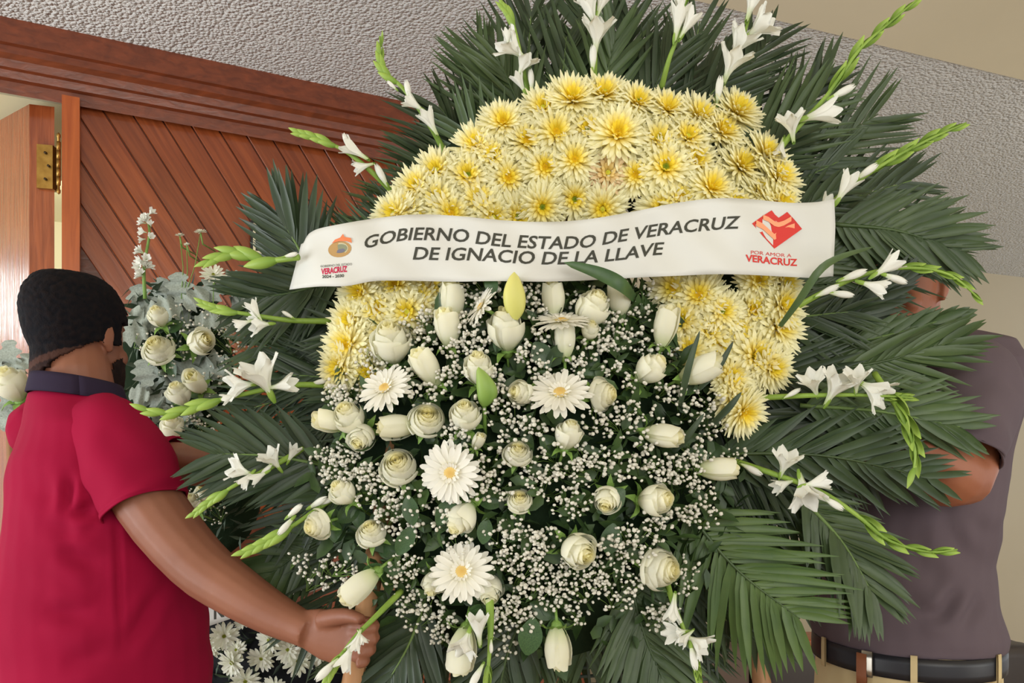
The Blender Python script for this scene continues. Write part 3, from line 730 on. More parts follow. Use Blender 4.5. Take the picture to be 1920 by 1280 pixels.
def gerbera(px, py, r, ang, tilt, label, d=None):
    d = (dome(px, py) - .03) if d is None else d; a = math.radians(ang); t = math.radians(tilt)
    n = Vector((math.cos(a) * math.sin(t), -math.cos(t), math.sin(a) * math.sin(t))); sc = r / F * d / .5
    g = empty('gerbera'); g.matrix_world = TRS(W(px, py, d), frame(n, rr_.uniform(0, 6)), sc)
    link('petals', rr_.choice(GER), g); link('eye', GEYE, g, Matrix.Translation((0, 0, .03)))
    inv = g.matrix_world.inverted(); mb = MB(); b = g.matrix_world.translation
    tube(mb, [inv @ p for p in spline([b - n * .003, b - n * .03, b + Vector((0, .09, -.02))], 6)], .003 / sc, 6); mb.obj('stem', m_stem, g)
    tag(g, label, 'flower', 'white gerbera daisies')
gerbera(722, 728, 56, 120, 40, 'white gerbera tilted up at the crest side of the bouquet')
gerbera(1050, 737, 63, 95, 42, 'broad flat white gerbera with orange eye in the middle')
gerbera(845, 886, 61, 200, 14, 'largest white gerbera, facing straight out with yellow eye')
gerbera(1053, 602, 54, 92, 64, 'small gerbera seen edge-on below the sash')
gerbera(866, 1072, 62, 100, 24, 'lower white gerbera with pointed petals and small yellow eye')
gerbera(902, 575, 42, 150, 66, 'folded white gerbera beside the upright green lily bud')

# ------------------------------------------------------------------ lily buds
def lily(p0, p1, w, label, cols):
    c = spline(p0 + p1, 12); mb = MB()
    prof = [(0, .25), (.12, .7), (.35, 1), (.6, .95), (.85, .55), (.96, .25), (1, .05)]
    rad = [w * csp(prof, i / 11) for i in range(12)]; n = 12; vs = []; cs = []
    for i, p in enumerate(c):
        for k in range(n):
            a = 2 * math.pi * k / n; rr = rad[i] * (1 + .10 * math.cos(3 * a))
            vs.append(p + Vector((math.cos(a), math.sin(a) * .9, 0)) * rr); cs.append(mixc(cols[0], cols[1], i / 11 * .9 + .2 * math.cos(3 * a)))
    mb.add(vs, [(i * n + k, i * n + (k + 1) % n, (i + 1) * n + (k + 1) % n, (i + 1) * n + k) for i in range(11) for k in range(n)], cs)
    g = empty('lily_bud'); mb.obj('petals', m_bud, g, attr=True)
    mb = MB(); tube(mb, [c[0] + Vector((0, 0, .004)), c[0] + Vector((0, .03, -.03)), c[0] + Vector((0, .08, -.05))], .003, 6); mb.obj('stem', m_stem, g)
    tag(g, label, 'flower bud', 'lily buds')
lily([W(965, 600, 1.20), W(963, 570, 1.195)], [W(962, 540, 1.19), W(964, 510, 1.185)], .0165, 'tall yellow-green lily bud overlapping the lower edge of the sash', (lin(214, 214, 120), lin(226, 220, 132)))
lily([W(908, 762, 1.19), W(912, 740, 1.185)], [W(908, 715, 1.18), W(897, 688, 1.175)], .0150, 'short pointed green lily bud in front of the tall cream rose', (lin(120, 156, 70), lin(160, 186, 100)))

# ------------------------------------------------------------------ gladioli
def floret_mesh(seed, opened):
    """white gladiolus floret, unit long, opening along +z"""
    r = random.Random(seed); mb = MB(); n = 6
    for k in range(n):
        a0 = k * 1.0472 + r.uniform(-.1, .1); lay = k % 2
        def fn(u, v):
            uu = u * 2 - 1; hw = (.35 + .72 * math.sin(math.pi * min(1, .15 + v * .62))) * (.80 if opened > .5 else .78)
            th = a0 + uu * hw * (1.0 if v < .6 else (1 - (v - .6) * .6)) * (1 - v ** 8 * .62)
            rad = (.05 + .10 * v + opened * .52 * max(0, v - .35) ** 1.15 * (1 + .12 * lay)) * (1 if opened > .3 else math.sin(math.pi * min(1, .2 + v * .72)) * 1.25)
            z = v * (1 - .18 * opened * max(0, v - .7)) - .10 * opened * (uu * uu) * v - .04 * lay
            rad += .035 * math.sin(uu * 6 + k) * v * opened
            return Vector((rad * math.cos(th), rad * math.sin(th), z))
        grid(mb, fn, 5, 7, col=lambda u, v: mixc(lin(204, 222, 156), lin(242, 242, 234), v * 2.4))
    return mb.mesh('floret', m_pet, attr=True)
FLO = {'o': [floret_mesh(s, 1.0) for s in range(3)], 'h': [floret_mesh(s + 5, .55) for s in range(2)], 'b': [floret_mesh(s + 9, .12) for s in range(2)]}
def bract_mesh():
    mb = MB()
    def fn(u, v):
        th = (u * 2 - 1) * 2.0 * (1 - v * .55); rad = .16 * math.sin(math.pi * min(1, .12 + v * .86)) ** .8
        return Vector((rad * math.cos(th), rad * math.sin(th), v))
    grid(mb, fn, 6, 6, col=lambda u, v: mixc(lin(116, 150, 58), lin(166, 192, 92), v)); return mb.mesh('bract', m_bud, attr=True)
BRA = bract_mesh(); rg = random.Random(33)
def glad(pts, flowers, label, green=.5, w0=.0052, group='white gladioli radiating from the wreath', tipbuds=8):
    """pts: (px,py,depth) from the foam to the tip; flowers: (px,py,type,size_px,direction degrees in the picture)"""
    P = [W(*p) for p in pts]; c = spline(P, 26); g = empty('gladiolus', P[0]); inv = Matrix.Translation(-P[0])
    mb = MB(); tube(mb, [inv @ p for p in c], [w0 * (1 - .75 * i / 25) for i in range(26)], 7); mb.obj('stem', m_glad, g)
    for (px, py, ty, sz, ang) in flowers:
        # nearest stem point in the picture
        def pp(p): return (960 + p.x / p.y * F, HY - (p.z - CZ) / p.y * F)
        k = min(range(26), key=lambda i: (pp(c[i])[0] - px) ** 2 + (pp(c[i])[1] - py) ** 2)
        a = math.radians(ang); t = math.radians(62 if ty == 'o' else 78); s = sz / F * c[k].y
        n = Vector((math.cos(a) * math.sin(t), -math.cos(t), math.sin(a) * math.sin(t))); ctr = W(px, py, c[k].y - .012)
        b = ctr - n * s * .5
        link('floret' if ty == 'o' else 'bud', rg.choice(FLO[ty]), g, inv @ TRS(b, frame(n, rg.uniform(0, 6)), s))
        link('bract', BRA, g, inv @ TRS(b - n * s * .12, frame(n, rg.uniform(0, 6)), s * .5))
    for i in range(tipbuds):                                       # overlapping green buds toward the tip
        t = green + (1 - green) * (i + .3) / tipbuds; k = min(24, int(t * 25)); tg = (c[k + 1] - c[k - 1]).normalized()
        sd = tg.cross(Vector((0, -1, 0))) * (1 if i % 2 else -1); n = (tg + sd * .16 + Vector((0, -.08, 0))).normalized(); s = .050 * (1 - .55 * t) * (1.35 if green < .6 else 1.1)
        link('bract', BRA, g, inv @ TRS(c[k] - tg * .008, frame(n, rg.uniform(-.4, .4)), s))
    tag(g, label, 'flower', group)
D = 1.27
glad([(1005,215,1.34),(985,150,1.31),(972,85,1.29),(960,40,1.29),(938,8,1.29)], [(962,90,'o',62,150),(982,120,'o',50,60),(975,155,'h',42,120),(952,70,'h',34,95),(996,150,'b',40,95)], 'gladiolus at eleven o\'clock with curled green tip against the ceiling', .72)
glad([(842,300,1.33),(800,225,1.30),(755,165,1.29),(718,130,1.29),(712,68,1.29)], [(806,228,'h',52,120),(776,195,'h',44,150),(765,170,'b',40,100),(735,160,'b',24,140)], 'gladiolus with hooked green tip rising in front of crown moulding and ceiling', .62)
glad([(748,372,1.33),(700,325,1.30),(650,285,1.29),(600,262,1.29),(552,248,1.29)], [(664,282,'h',54,150),(650,266,'b',34,110),(680,312,'h',40,200),(715,328,'b',46,120)], 'gladiolus reaching over the planks, flat green tip beneath the crown', .66)
glad([(560,482,1.24),(500,488,1.26),(450,476,1.27),(415,482,1.27),(383,498,1.27)], [(545,478,'b',30,10)], 'almost flowerless green gladiolus spike emerging behind the crested sash end', .2)
glad([(625,602,1.32),(540,600,1.29),(460,588,1.27),(410,580,1.27),(376,568,1.27)], [(478,582,'h',44,120),(488,608,'o',46,190),(455,606,'h',36,200),(540,590,'b',26,150)], 'gladiolus with two loose blooms over the grey foliage, green tip near a rose', .6)
glad([(622,722,1.31),(540,722,1.27),(460,738,1.26),(390,755,1.26),(320,775,1.26),(258,766,1.26)], [(492,708,'o',86,110),(530,722,'h',56,10),(450,722,'o',60,190),(598,716,'b',34,10),(430,745,'h',34,200)], 'long gladiolus with a big flared bloom reaching toward the magenta shoulder', .55)
glad([(570,840,1.31),(500,880,1.27),(440,910,1.26),(395,940,1.27),(360,968,1.28)], [(450,882,'o',54,160),(462,898,'h',40,230),(512,862,'o',50,120),(485,893,'h',40,210),(548,850,'h',40,60),(500,880,'b',34,230)], 'gladiolus slanting down past the bare near arm and magenta sleeve', .6)
glad([(640,925,1.28),(600,950,1.26),(550,985,1.25),(500,1015,1.25),(455,1038,1.25)], [(596,942,'b',44,30),(552,958,'b',42,40),(536,986,'b',44,230),(610,940,'b',36,20)], 'gladiolus of closed pointed white buds above the near forearm', .55)
glad([(752,1108,1.25),(705,1155,1.20),(665,1195,1.185),(632,1240,1.18),(606,1290,1.18)], [(668,1202,'h',44,250),(678,1195,'h',30,300),(650,1232,'h',58,245),(612,1256,'b',56,225)], 'gladiolus lying across the fingers of the gripping hand', .7)
glad([(918,1120,1.22),(920,1170,1.20),(918,1220,1.19),(912,1290,1.19)], [(897,1178,'h',64,95),(872,1205,'o',58,250),(921,1212,'b',26,270),(893,1268,'b',50,240)], 'thick-stemmed gladiolus pointing straight down at the bottom', .85, .007)
glad([(1250,1090,1.27),(1262,1130,1.24),(1282,1180,1.23),(1300,1230,1.22),(1312,1290,1.22)], [(1262,1142,'h',56,260),(1270,1185,'o',50,180),(1308,1205,'o',56,330),(1285,1195,'h',40,220),(1300,1232,'b',50,280)], 'gladiolus hanging beside the woven backing near the brown-grey seat', .75)
glad([(1370,862,1.29),(1450,888,1.25),(1540,922,1.22),(1610,968,1.21),(1665,1012,1.21),(1740,1034,1.21),(1795,1030,1.21)], [(1410,880,'b',44,330),(1472,868,'o',58,80),(1508,920,'o',74,275),(1468,908,'h',46,200),(1530,905,'h',56,15),(1562,943,'b',46,325)], 'gladiolus with long lime tip sweeping across the grey shirt', .52)
glad([(1420,746,1.29),(1500,742,1.25),(1580,740,1.23),(1650,742,1.22),(1712,745,1.22)], [(1486,737,'b',34,30),(1525,720,'o',56,120),(1566,726,'o',72,70),(1606,712,'o',52,100),(1638,732,'o',70,320)], 'level gladiolus with four crowded open blooms before the grey sleeve', .75)
glad([(1640,700,1.27),(1680,760,1.22),(1700,800,1.21),(1716,850,1.21),(1708,905,1.21)], [], 'forked lime green spike drooping over the bare elbow', .15)
glad([(1478,585,1.29),(1540,550,1.25),(1620,515,1.23),(1700,502,1.22),(1780,515,1.22),(1842,565,1.22)], [(1552,545,'b',46,25),(1600,516,'b',52,20),(1578,551,'b',46,350),(1638,536,'h',56,340),(1663,500,'h',62,35),(1678,522,'b',48,335)], 'gladiolus with arching lime tip in front of the hidden face', .6)
glad([(1550,392,1.29),(1600,345,1.26),(1670,300,1.25),(1740,262,1.25),(1812,230,1.25)], [(1585,352,'h',64,60),(1625,322,'b',48,35),(1548,388,'h',50,60)], 'yellow-green gladiolus starting at the sash corner by the heart emblem', .4)
glad([(1440,308,1.31),(1490,245,1.28),(1550,180,1.27),(1610,95,1.26),(1665,45,1.26),(1728,-8,1.26)], [(1462,282,'h',54,250),(1484,235,'o',56,110),(1538,214,'h',74,12),(1580,172,'b',50,25)], 'tallest gladiolus rising diagonally to the smooth ceiling strip', .42)
glad([(1338,210,1.33),(1350,165,1.30),(1380,105,1.29),(1400,50,1.28),(1420,-30,1.28)], [(1348,168,'b',50,85),(1372,118,'o',68,70),(1388,80,'o',66,60),(1425,50,'o',66,30),(1410,5,'h',60,75)], 'gladiolus at one o\'clock carrying a ladder of big white blooms', .9)
glad([(1240,165,1.33),(1255,110,1.30),(1275,55,1.29),(1290,-30,1.28)], [(1272,40,'h',66,80),(1290,45,'h',56,60),(1275,5,'h',60,95)], 'gladiolus just past twelve o\'clock, bare stem with tight white blooms', .9)
glad([(1114,150,1.33),(1116,100,1.30),(1118,50,1.29),(1118,-30,1.28)], [(1120,62,'o',66,85),(1108,22,'h',56,110),(1112,108,'b',48,90),(1100,10,'h',50,120),(1128,5,'h',50,70)], 'gladiolus at twelve o\'clock with a flared trumpet bloom', .9)

# ------------------------------------------------------------------ broad leaves in the bouquet
def bigleaf(px, py, w, h, ang, label, d):
    a = math.radians(ang); y = Vector((math.cos(a), -.12, math.sin(a))).normalized(); z = (Vector((0, -1, 0)) - y * y.dot(Vector((0, -1, 0)))).normalized(); x = y.cross(z)
    m = Matrix((x * (w / .68), y * h, z * h)).transposed().to_4x4(); s = d / F
    m = m @ Matrix.Identity(4); m2 = Matrix.Diagonal((1, 1, 1, 1)); mm = Matrix.Translation(W(px, py, d)) @ (Matrix((x, y, z)).transposed().to_4x4()) @ Matrix.Diagonal((w * s / .68, h * s, h * s * .5, 1))
    o = bpy.data.objects.new('leaf', LEAF); COL.objects.link(o); o.matrix_world = mm; o.name = 'green_leaf'
    tag(o, label, 'leaf', 'broad leaves in the bouquet')
bigleaf(988, 1228, 46, 72, 80, 'oval green leaf beside the rosebud hanging straight down', 1.225)
bigleaf(745, 1040, 34, 62, 60, 'yellow-green leaf beside the squarish white rose', 1.22)
bigleaf(775, 985, 32, 58, 100, 'leaf between the squarish rose and drooping rose', 1.205)
bigleaf(820, 985, 34, 62, 60, 'upright leaf just under the big gerbera', 1.20)
bigleaf(1120, 960, 46, 66, 40, 'broad leaf to the heart side of the blunt white rose', 1.205)
bigleaf(1140, 1040, 40, 60, 80, 'olive leaf beside the shell-like rose', 1.215)
bigleaf(930, 660, 30, 60, 70, 'dark leaf below the cup-shaped rose', 1.22)
bigleaf(1030, 690, 40, 56, 120, 'leaf peeping above the broad gerbera', 1.215)
bigleaf(905, 1020, 30, 50, 80, 'grey-green leaf above the lower gerbera', 1.205)
bigleaf(1330, 850, 46, 64, 200, 'round leaf beside the sideways rosebud', 1.26)
bigleaf(925, 555, 26, 46, 100, 'dark leaf touching the sash near the upright lily bud', 1.22)

# ------------------------------------------------------------------ filler greenery and baby's breath (nobody could count them)
def rnd_dome(r, lo=0, hi=1.0):
    while True:
        x, y = r.uniform(-1, 1), r.uniform(-1, 1)
        if lo < x * x + y * y < hi: return 990 + 400 * x, 880 + 360 * y
rb = random.Random(77); mb = MB()
for i in range(1500):
    px, py = rnd_dome(rb)
    if i % 6 == 0: px, py = rb.uniform(1120, 1290), rb.uniform(540, 700)
    if i % 9 == 0: px, py = rb.uniform(820, 1240), rb.uniform(525, 620)
    d = dome(px, py) + rb.uniform(.0, .035); a = rb.uniform(0, 6.28)
    y = Vector((math.cos(a), rb.uniform(-.7, .2), math.sin(a))).normalized(); z = y.orthogonal().normalized(); z = Matrix.Rotation(rb.uniform(0, 3), 3, y) @ z; z = z if z.y < 0 else -z; x = y.cross(z)
    L_ = rb.uniform(.022, .045); w = L_ * rb.uniform(.16, .3); c = W(px, py, d)
    vs = [c, c + y * L_ * .3 - x * w + z * w * .3, c + y * L_ * .35, c + y * L_ * .3 + x * w + z * w * .3, c + y * L_ * .7 - x * w * .8 + z * w * .2, c + y * L_ * .7 + x * w * .8 + z * w * .2, c + y * L_ - z * .004]
    mb.add(vs, [(0, 2, 1), (0, 3, 2), (1, 2, 6, 4), (2, 3, 5, 6)])
fo = mb.obj('filler_foliage', mat('filler_green', (42, 62, 36), .45, .4, trans=.1, mottled=(20, (74, 100, 52)))); tag(fo, 'dark green filler leaves between the flowers of the bouquet', 'foliage', None, 'stuff')
# baby's breath
ico = bmesh.new(); bmesh.ops.create_icosphere(ico, subdivisions=1, radius=1); IV = [v.co.copy() for v in ico.verts]; IF = [tuple(v.index for v in f.verts) for f in ico.faces]; ico.free()
MBG = MB(); MBS = MB()
def gyp(px, py, rad, n, d=None):
    d = dome(px, py) - .012 if d is None else d; root = W(px + rb.uniform(-20, 20), py + rad * .6, d + .05)
    for i in range(n):
        a = rb.uniform(0, 6.28); q = math.sqrt(rb.random()); x = px + rad * 1.1 * q * math.cos(a); y = py + rad * .9 * q * math.sin(a)
        c = W(x, y, d + rb.uniform(-.014, .016)); r = rb.uniform(.0022, .0042); rot = Matrix.Rotation(rb.uniform(0, 6), 3, Vector((rb.uniform(-1, 1), rb.uniform(-1, 1), 1)).normalized())
        MBG.add([c + rot @ Vector((v.x * r, v.y * r, v.z * r * .75)) for v in IV], IF)
        if i % 2 == 0: tube(MBS, [c, c.lerp(root, .5) + Vector((rb.uniform(-.004, .004), 0, rb.uniform(-.004, .004))), root], .0005, 3, cap=False)
spots = [(672,870),(640,850),(700,930),(660,900),(740,940),(780,940),(610,870),(760,700),(790,740),(830,720),(850,650),(870,640),(790,640),(930,780),(960,790),(1000,800),(1010,690),(990,660),(930,720),(860,700),(1090,660),(1130,640),(1160,640),(1200,640),(1180,600),(1200,580),(1130,600),(1080,690),(1150,690),(1190,720),(1170,770),(1210,780),(1150,800),(1110,790),(1240,740),(1280,740),(1300,770),(1330,750),(1330,800),(1290,840),(1310,860),(1280,880),(1310,920),(1320,960),(1290,960),(1210,870),(1170,870),(1130,860),(1100,880),(1060,880),(1030,880),(1000,890),(930,870),(920,900),(900,920),(940,920),(1030,910),(1080,930),(1060,950),(1100,850),(1020,850),(1240,880),(960,985),(990,1000),(940,1010),(1000,1030),(1020,1010),(970,1040),(1010,1060),(950,1060),(980,1080),(1040,1090),(1070,1080),(1000,1110),(1040,1120),(960,1120),(1090,1110),(1080,1150),(1120,1090),(1140,1070),(1170,1060),(1180,1090),(1160,1120),(1100,1070),(1140,1020),(1180,1010),(1230,990),(1240,970),(1200,1030),(770,1120),(800,1140),(780,1160),(830,1160),(820,1190),(960,1150),(930,1160),(980,1170),(740,1080),(760,1060),(720,960),(770,980),(760,1000),(735,970),(840,960),(860,1020),(620,900),(640,880),(700,890),(690,680),(650,720),(625,740),(640,760),(860,820),(850,800),(890,640),(1010,640),(700,900),(960,820),(990,750),(880,860),(1210,830),(1260,900),(1245,650),(1090,560),(1120,560),(1000,545),(1010,580),(900,545),(870,560),(1205,545),(1240,1140),(1225,1160),(590,1060),(620,1070),(560,1050),(590,1090),(640,1060),(800,600),(780,610),(880,600)]
for (x, y) in spots:
    dd = None
    if x < 640 and y > 1000: dd = 1.33
    gyp(x + rb.uniform(-6, 6), y + rb.uniform(-6, 6), rb.uniform(20, 34), rb.randint(22, 34) if dd is None else 12, dd)
for i in range(26):
    x, y = rnd_dome(rb); gyp(x, y, 24, 16)
o = MBG.obj('babys_breath', m_gyp); tag(o, "tiny white baby's breath blossoms filling the gaps of the bouquet", 'flowers', None, 'stuff')
MBS.obj('stems', m_stem, o)['kind'] = 'stuff'

# ================================================================== the printed sash
TOPE = [(548, 458), (566, 440), (600, 428), (650, 418), (700, 410), (750, 404), (800, 402), (860, 405), (910, 410), (960, 414), (1010, 416), (1060, 415), (1130, 407), (1200, 394), (1270, 380), (1340, 372), (1400, 373), (1480, 380), (1530, 379), (1566, 374)]
BOTE = [(544, 543), (566, 540), (600, 537), (650, 536), (700, 527), (750, 526), (800, 527), (860, 528), (910, 527), (960, 527), (1010, 528), (1060, 527), (1130, 524), (1200, 520), (1270, 517), (1340, 514), (1400, 515), (1480, 519), (1530, 521), (1562, 518)]
DEP = [(540, 1.272), (575, 1.243), (640, 1.222), (720, 1.222), (850, 1.215), (960, 1.203), (1080, 1.210), (1200, 1.218), (1320, 1.208), (1400, 1.205), (1500, 1.222), (1570, 1.245)]
def sash_d(x, y): return csp(DEP, x) + .004 * math.sin(x * .021 + y * .03) + .003 * math.sin(x * .05 - y * .05)
m_sash = mat('satin_ribbon', (216, 216, 210), .5, .3, trans=.06, bump=(6, .15, .01))
m_ink = mat('dark_grey_ink', (66, 66, 58), .6, .2); m_red = mat('red_ink', (206, 62, 56), .6, .2); m_peach = mat('peach_ink', (240, 160, 120), .6, .2); m_crim = mat('crimson_ink', (190, 40, 78), .6, .2)
mb = MB(); NX, NY = 130, 12
def sfn(u, v):
    x = 545 + u * (1566 - 545); k = max(0, 1 - u * 20); t, b = csp(TOPE, x), csp(BOTE, x)
    y = t + (b - t) * v; bow = math.sin(math.pi * v)
    xx = x + k * (22 * bow * 0 + 22 * (1 - v) - 2) - (max(0, u * 20 - 19)) * (6 * abs(v - .35))
    return W(xx, y, sash_d(x, y))
grid(mb, sfn, NX, NY)
sash = mb.obj('ribbon_banner', m_sash)
so = sash.modifiers.new('thickness', 'SOLIDIFY'); so.thickness = .0006; so.offset = -1
tag(sash, 'white satin sash lettered for the state government, draped across the wreath', 'ribbon')
def text_mesh(s, bold=0):
    c = bpy.data.curves.new('text', 'FONT'); c.body = s; c.size = 1; c.offset = bold; c.resolution_u = 3
    o = bpy.data.objects.new('text', c); COL.objects.link(o); bpy.context.view_layer.update()
    me = bpy.data.meshes.new_from_object(o.evaluated_get(bpy.context.evaluated_depsgraph_get())); bpy.data.objects.remove(o)
    bm = bmesh.new(); bm.from_mesh(me); bmesh.ops.triangulate(bm, faces=bm.faces)
    bmesh.ops.subdivide_edges(bm, edges=[e for e in bm.edges if e.calc_length() > .25], cuts=2)
    bmesh.ops.triangulate(bm, faces=bm.faces)
    vs = [v.co.copy() for v in bm.verts]; fs = [tuple(v.index for v in f.verts) for f in bm.faces]; bm.free()
    x0 = min(v.x for v in vs); x1 = max(v.x for v in vs); h = max(v.y for v in vs)
    return [((v.x - x0) / (x1 - x0), v.y / h) for v in vs], fs
def print_on(name, s, base, caph, shear, m, x0=None, x1=None, bold=0, surf=None, lift=.0012, parent=None):
    """letter s along the base line [(px,py)...], cap height in px"""
    xa, xb = base[0][0], base[-1][0]; vs, fs = text_mesh(s, bold); out = []
    for u, v in vs:
        x = xa + (xb - xa) * u; y = csp(base, x) - v * caph; x += shear * v * caph
        out.append(surf(x, y, lift) if surf else W(x, y, sash_d(x, y) - lift))
    mb = MB(); mb.add(out, fs); return mb.obj(name, m, parent or sash, smooth=False)
print_on('lettering', 'GOBIERNO DEL ESTADO DE VERACRUZ', [(681, 465), (715, 458), (762, 450), (843, 451), (873, 454), (933, 461), (960, 463), (1017, 466), (1060, 466), (1097, 464), (1150, 455), (1187, 449), (1260, 438), (1312, 433), (1384, 428)], 23.5, .22, m_ink, bold=.018)
print_on('lettering', 'DE IGNACIO DE LA LLAVE', [(774, 486), (822, 487), (892, 488), (987, 494), (1053, 495), (1123, 491), (1180, 485), (1241, 477)], 23.5, .22, m_ink, bold=.018)
print_on('lettering', 'VERACRUZ', [(1398, 490), (1450, 495), (1495, 498)], 13, 0, m_red, bold=.03)
print_on('lettering', 'POR AMOR A', [(1408, 476), (1450, 480), (1484, 482)], 6.5, 0, m_red)
print_on('lettering', 'VERACRUZ', [(602, 514), (630, 511), (651, 509)], 11, 0, m_crim, bold=.04)
print_on('lettering', 'GOBIERNO DEL ESTADO', [(601, 501), (630, 499), (660, 497)], 4.2, 0, m_ink)
print_on('lettering', '2024 - 2030', [(604, 521), (630, 520), (645, 519)], 5.5, 0, m_ink, bold=.03)
def patch(name, poly, m, lift, sub=None):
    mb = MB(); mb.add([W(x, y, sash_d(x, y) - lift) for x, y in poly], [tuple(range(len(poly)))]); return mb.obj(name, m, sash, smooth=False)
patch('heart_emblem', [(1410, 419), (1428, 406), (1447, 394), (1453, 402), (1460, 408), (1468, 403), (1476, 397), (1490, 412), (1504, 429), (1480, 446), (1452, 466), (1430, 442)], m_red, .0012)
def strip(name, pts, w, m, lift):
    vs = []
    for i, (x, y) in enumerate(pts): vs += [(x, y - w / 2), (x, y + w / 2)]
    mb = MB(); mb.add([W(x, y, sash_d(x, y) - lift) for x, y in vs], [(2 * i, 2 * i + 1, 2 * i + 3, 2 * i + 2) for i in range(len(pts) - 1)]); return mb.obj(name, m, sash, smooth=False)
strip('chevron', [(1431, 407), (1441, 411), (1452, 419), (1460, 421), (1470, 418), (1484, 410)], 9, m_peach, .0018)
strip('chevron', [(1418, 418), (1430, 424), (1441, 434), (1452, 444), (1464, 437), (1478, 428), (1490, 424)], 11, m_peach, .0018)
ell = lambda cx, cy, a, b, n=20, t=0: [(cx + a * math.cos(k * 6.2832 / n) * math.cos(t) - b * math.sin(k * 6.2832 / n) * math.sin(t), cy + a * math.cos(k * 6.2832 / n) * math.sin(t) + b * math.sin(k * 6.2832 / n) * math.cos(t)) for k in range(n)]
patch('crest_shield', ell(637, 467, 22, 15, 20, -.15), mat('ochre_ink', (176, 140, 88), .6), .0011)
patch('crest_border', ell(637, 466, 16, 11, 20, -.15), mat('pale_ink', (196, 186, 150), .6), .0015)
patch('crest_field', ell(638, 466, 13, 8.5, 20, -.15), mat('olive_ink', (132, 136, 110), .6), .0019)
patch('crest_water', ell(638, 470, 9, 4, 14, -.2), mat('slate_ink', (110, 108, 122), .6), .0022)
patch('crest_crown', [(622, 456), (628, 449), (638, 445), (643, 438), (646, 444), (658, 446), (660, 455), (650, 452), (636, 452)], mat('orange_ink', (218, 124, 78), .6), .0022)

# ================================================================== people
def fuse(name, mbs, voxel, smooth=3, m=None, parent=None, post=None):
    mb = MB()
    for v, f in mbs: mb.add(v, f)
    me = bpy.data.meshes.new(name + '_raw'); me.from_pydata(mb.v, [], mb.f); me.update()
    bm = bmesh.new(); bm.from_mesh(me); bmesh.ops.recalc_face_normals(bm, faces=bm.faces); bm.to_mesh(me); bm.free()
    o = bpy.data.objects.new('tmp', me); COL.objects.link(o)
    r = o.modifiers.new('r', 'REMESH'); r.mode = 'VOXEL'; r.voxel_size = voxel; r.use_smooth_shade = True
    s = o.modifiers.new('s', 'SMOOTH'); s.factor = .5; s.iterations = smooth
    bpy.context.view_layer.update()
    me2 = bpy.data.meshes.new_from_object(o.evaluated_get(bpy.context.evaluated_depsgraph_get())); bpy.data.objects.remove(o)
    me2.name = name
    if post: post(me2)
    me2.materials.clear()
    if m: me2.materials.append(m)
    me2.polygons.foreach_set('use_smooth', [True] * len(me2.polygons))
    return link(name, me2, parent)
def rings(rs, n=24):
    """rs: (centre, half-vector u, half-vector v) -> closed lofted surface"""
    vs = []; fs = []
    for c, u, v in rs:
        for k in range(n): a = 2 * math.pi * k / n; vs.append(Vector(c) + Vector(u) * math.cos(a) + Vector(v) * math.sin(a))
    for i in range(len(rs) - 1):
        for k in range(n): a, b = i * n + k, i * n + (k + 1) % n; fs.append((a, b, b + n, a + n))
    fs.append(tuple(range(n))[::-1]); fs.append(tuple(range((len(rs) - 1) * n, len(rs) * n)))
    return vs, fs
def limb(pts, rad, n=16, k=3):
    P = spline(pts, (len(pts) - 1) * k + 1); m = len(P)
    xs = [(i * k, r) for i, r in enumerate(rad)]; mb = MB(); tube(mb, P, [csp(xs, i) for i in range(m)], n); return mb.v, mb.f
def ball(c, r, rot=None):
    mb = MB(); r = r if isinstance(r, (tuple, list, Vector)) else (r, r, r)
    ic = bmesh.new(); bmesh.ops.create_icosphere(ic, subdivisions=2, radius=1)
    mb.add([Vector(c) + ((rot @ Vector((v.co.x * r[0], v.co.y * r[1], v.co.z * r[2]))) if rot is not None else Vector((v.co.x * r[0], v.co.y * r[1], v.co.z * r[2]))) for v in ic.verts], [tuple(v.index for v in f.verts) for f in ic.faces]); ic.free()
    return mb.v, mb.f
HEADR = [(-.004, .055, .012, .012), (.006, .052, .030, .030), (.022, .045, .045, .045), (.05, .028, .058, .066), (.08, .012, .066, .084), (.11, .002, .072, .093), (.14, -.002, .075, .097), (.17, -.004, .076, .098), (.195, -.006, .071, .091), (.215, -.008, .059, .075), (.230, -.010, .038, .048), (.236, -.010, .012, .015)]
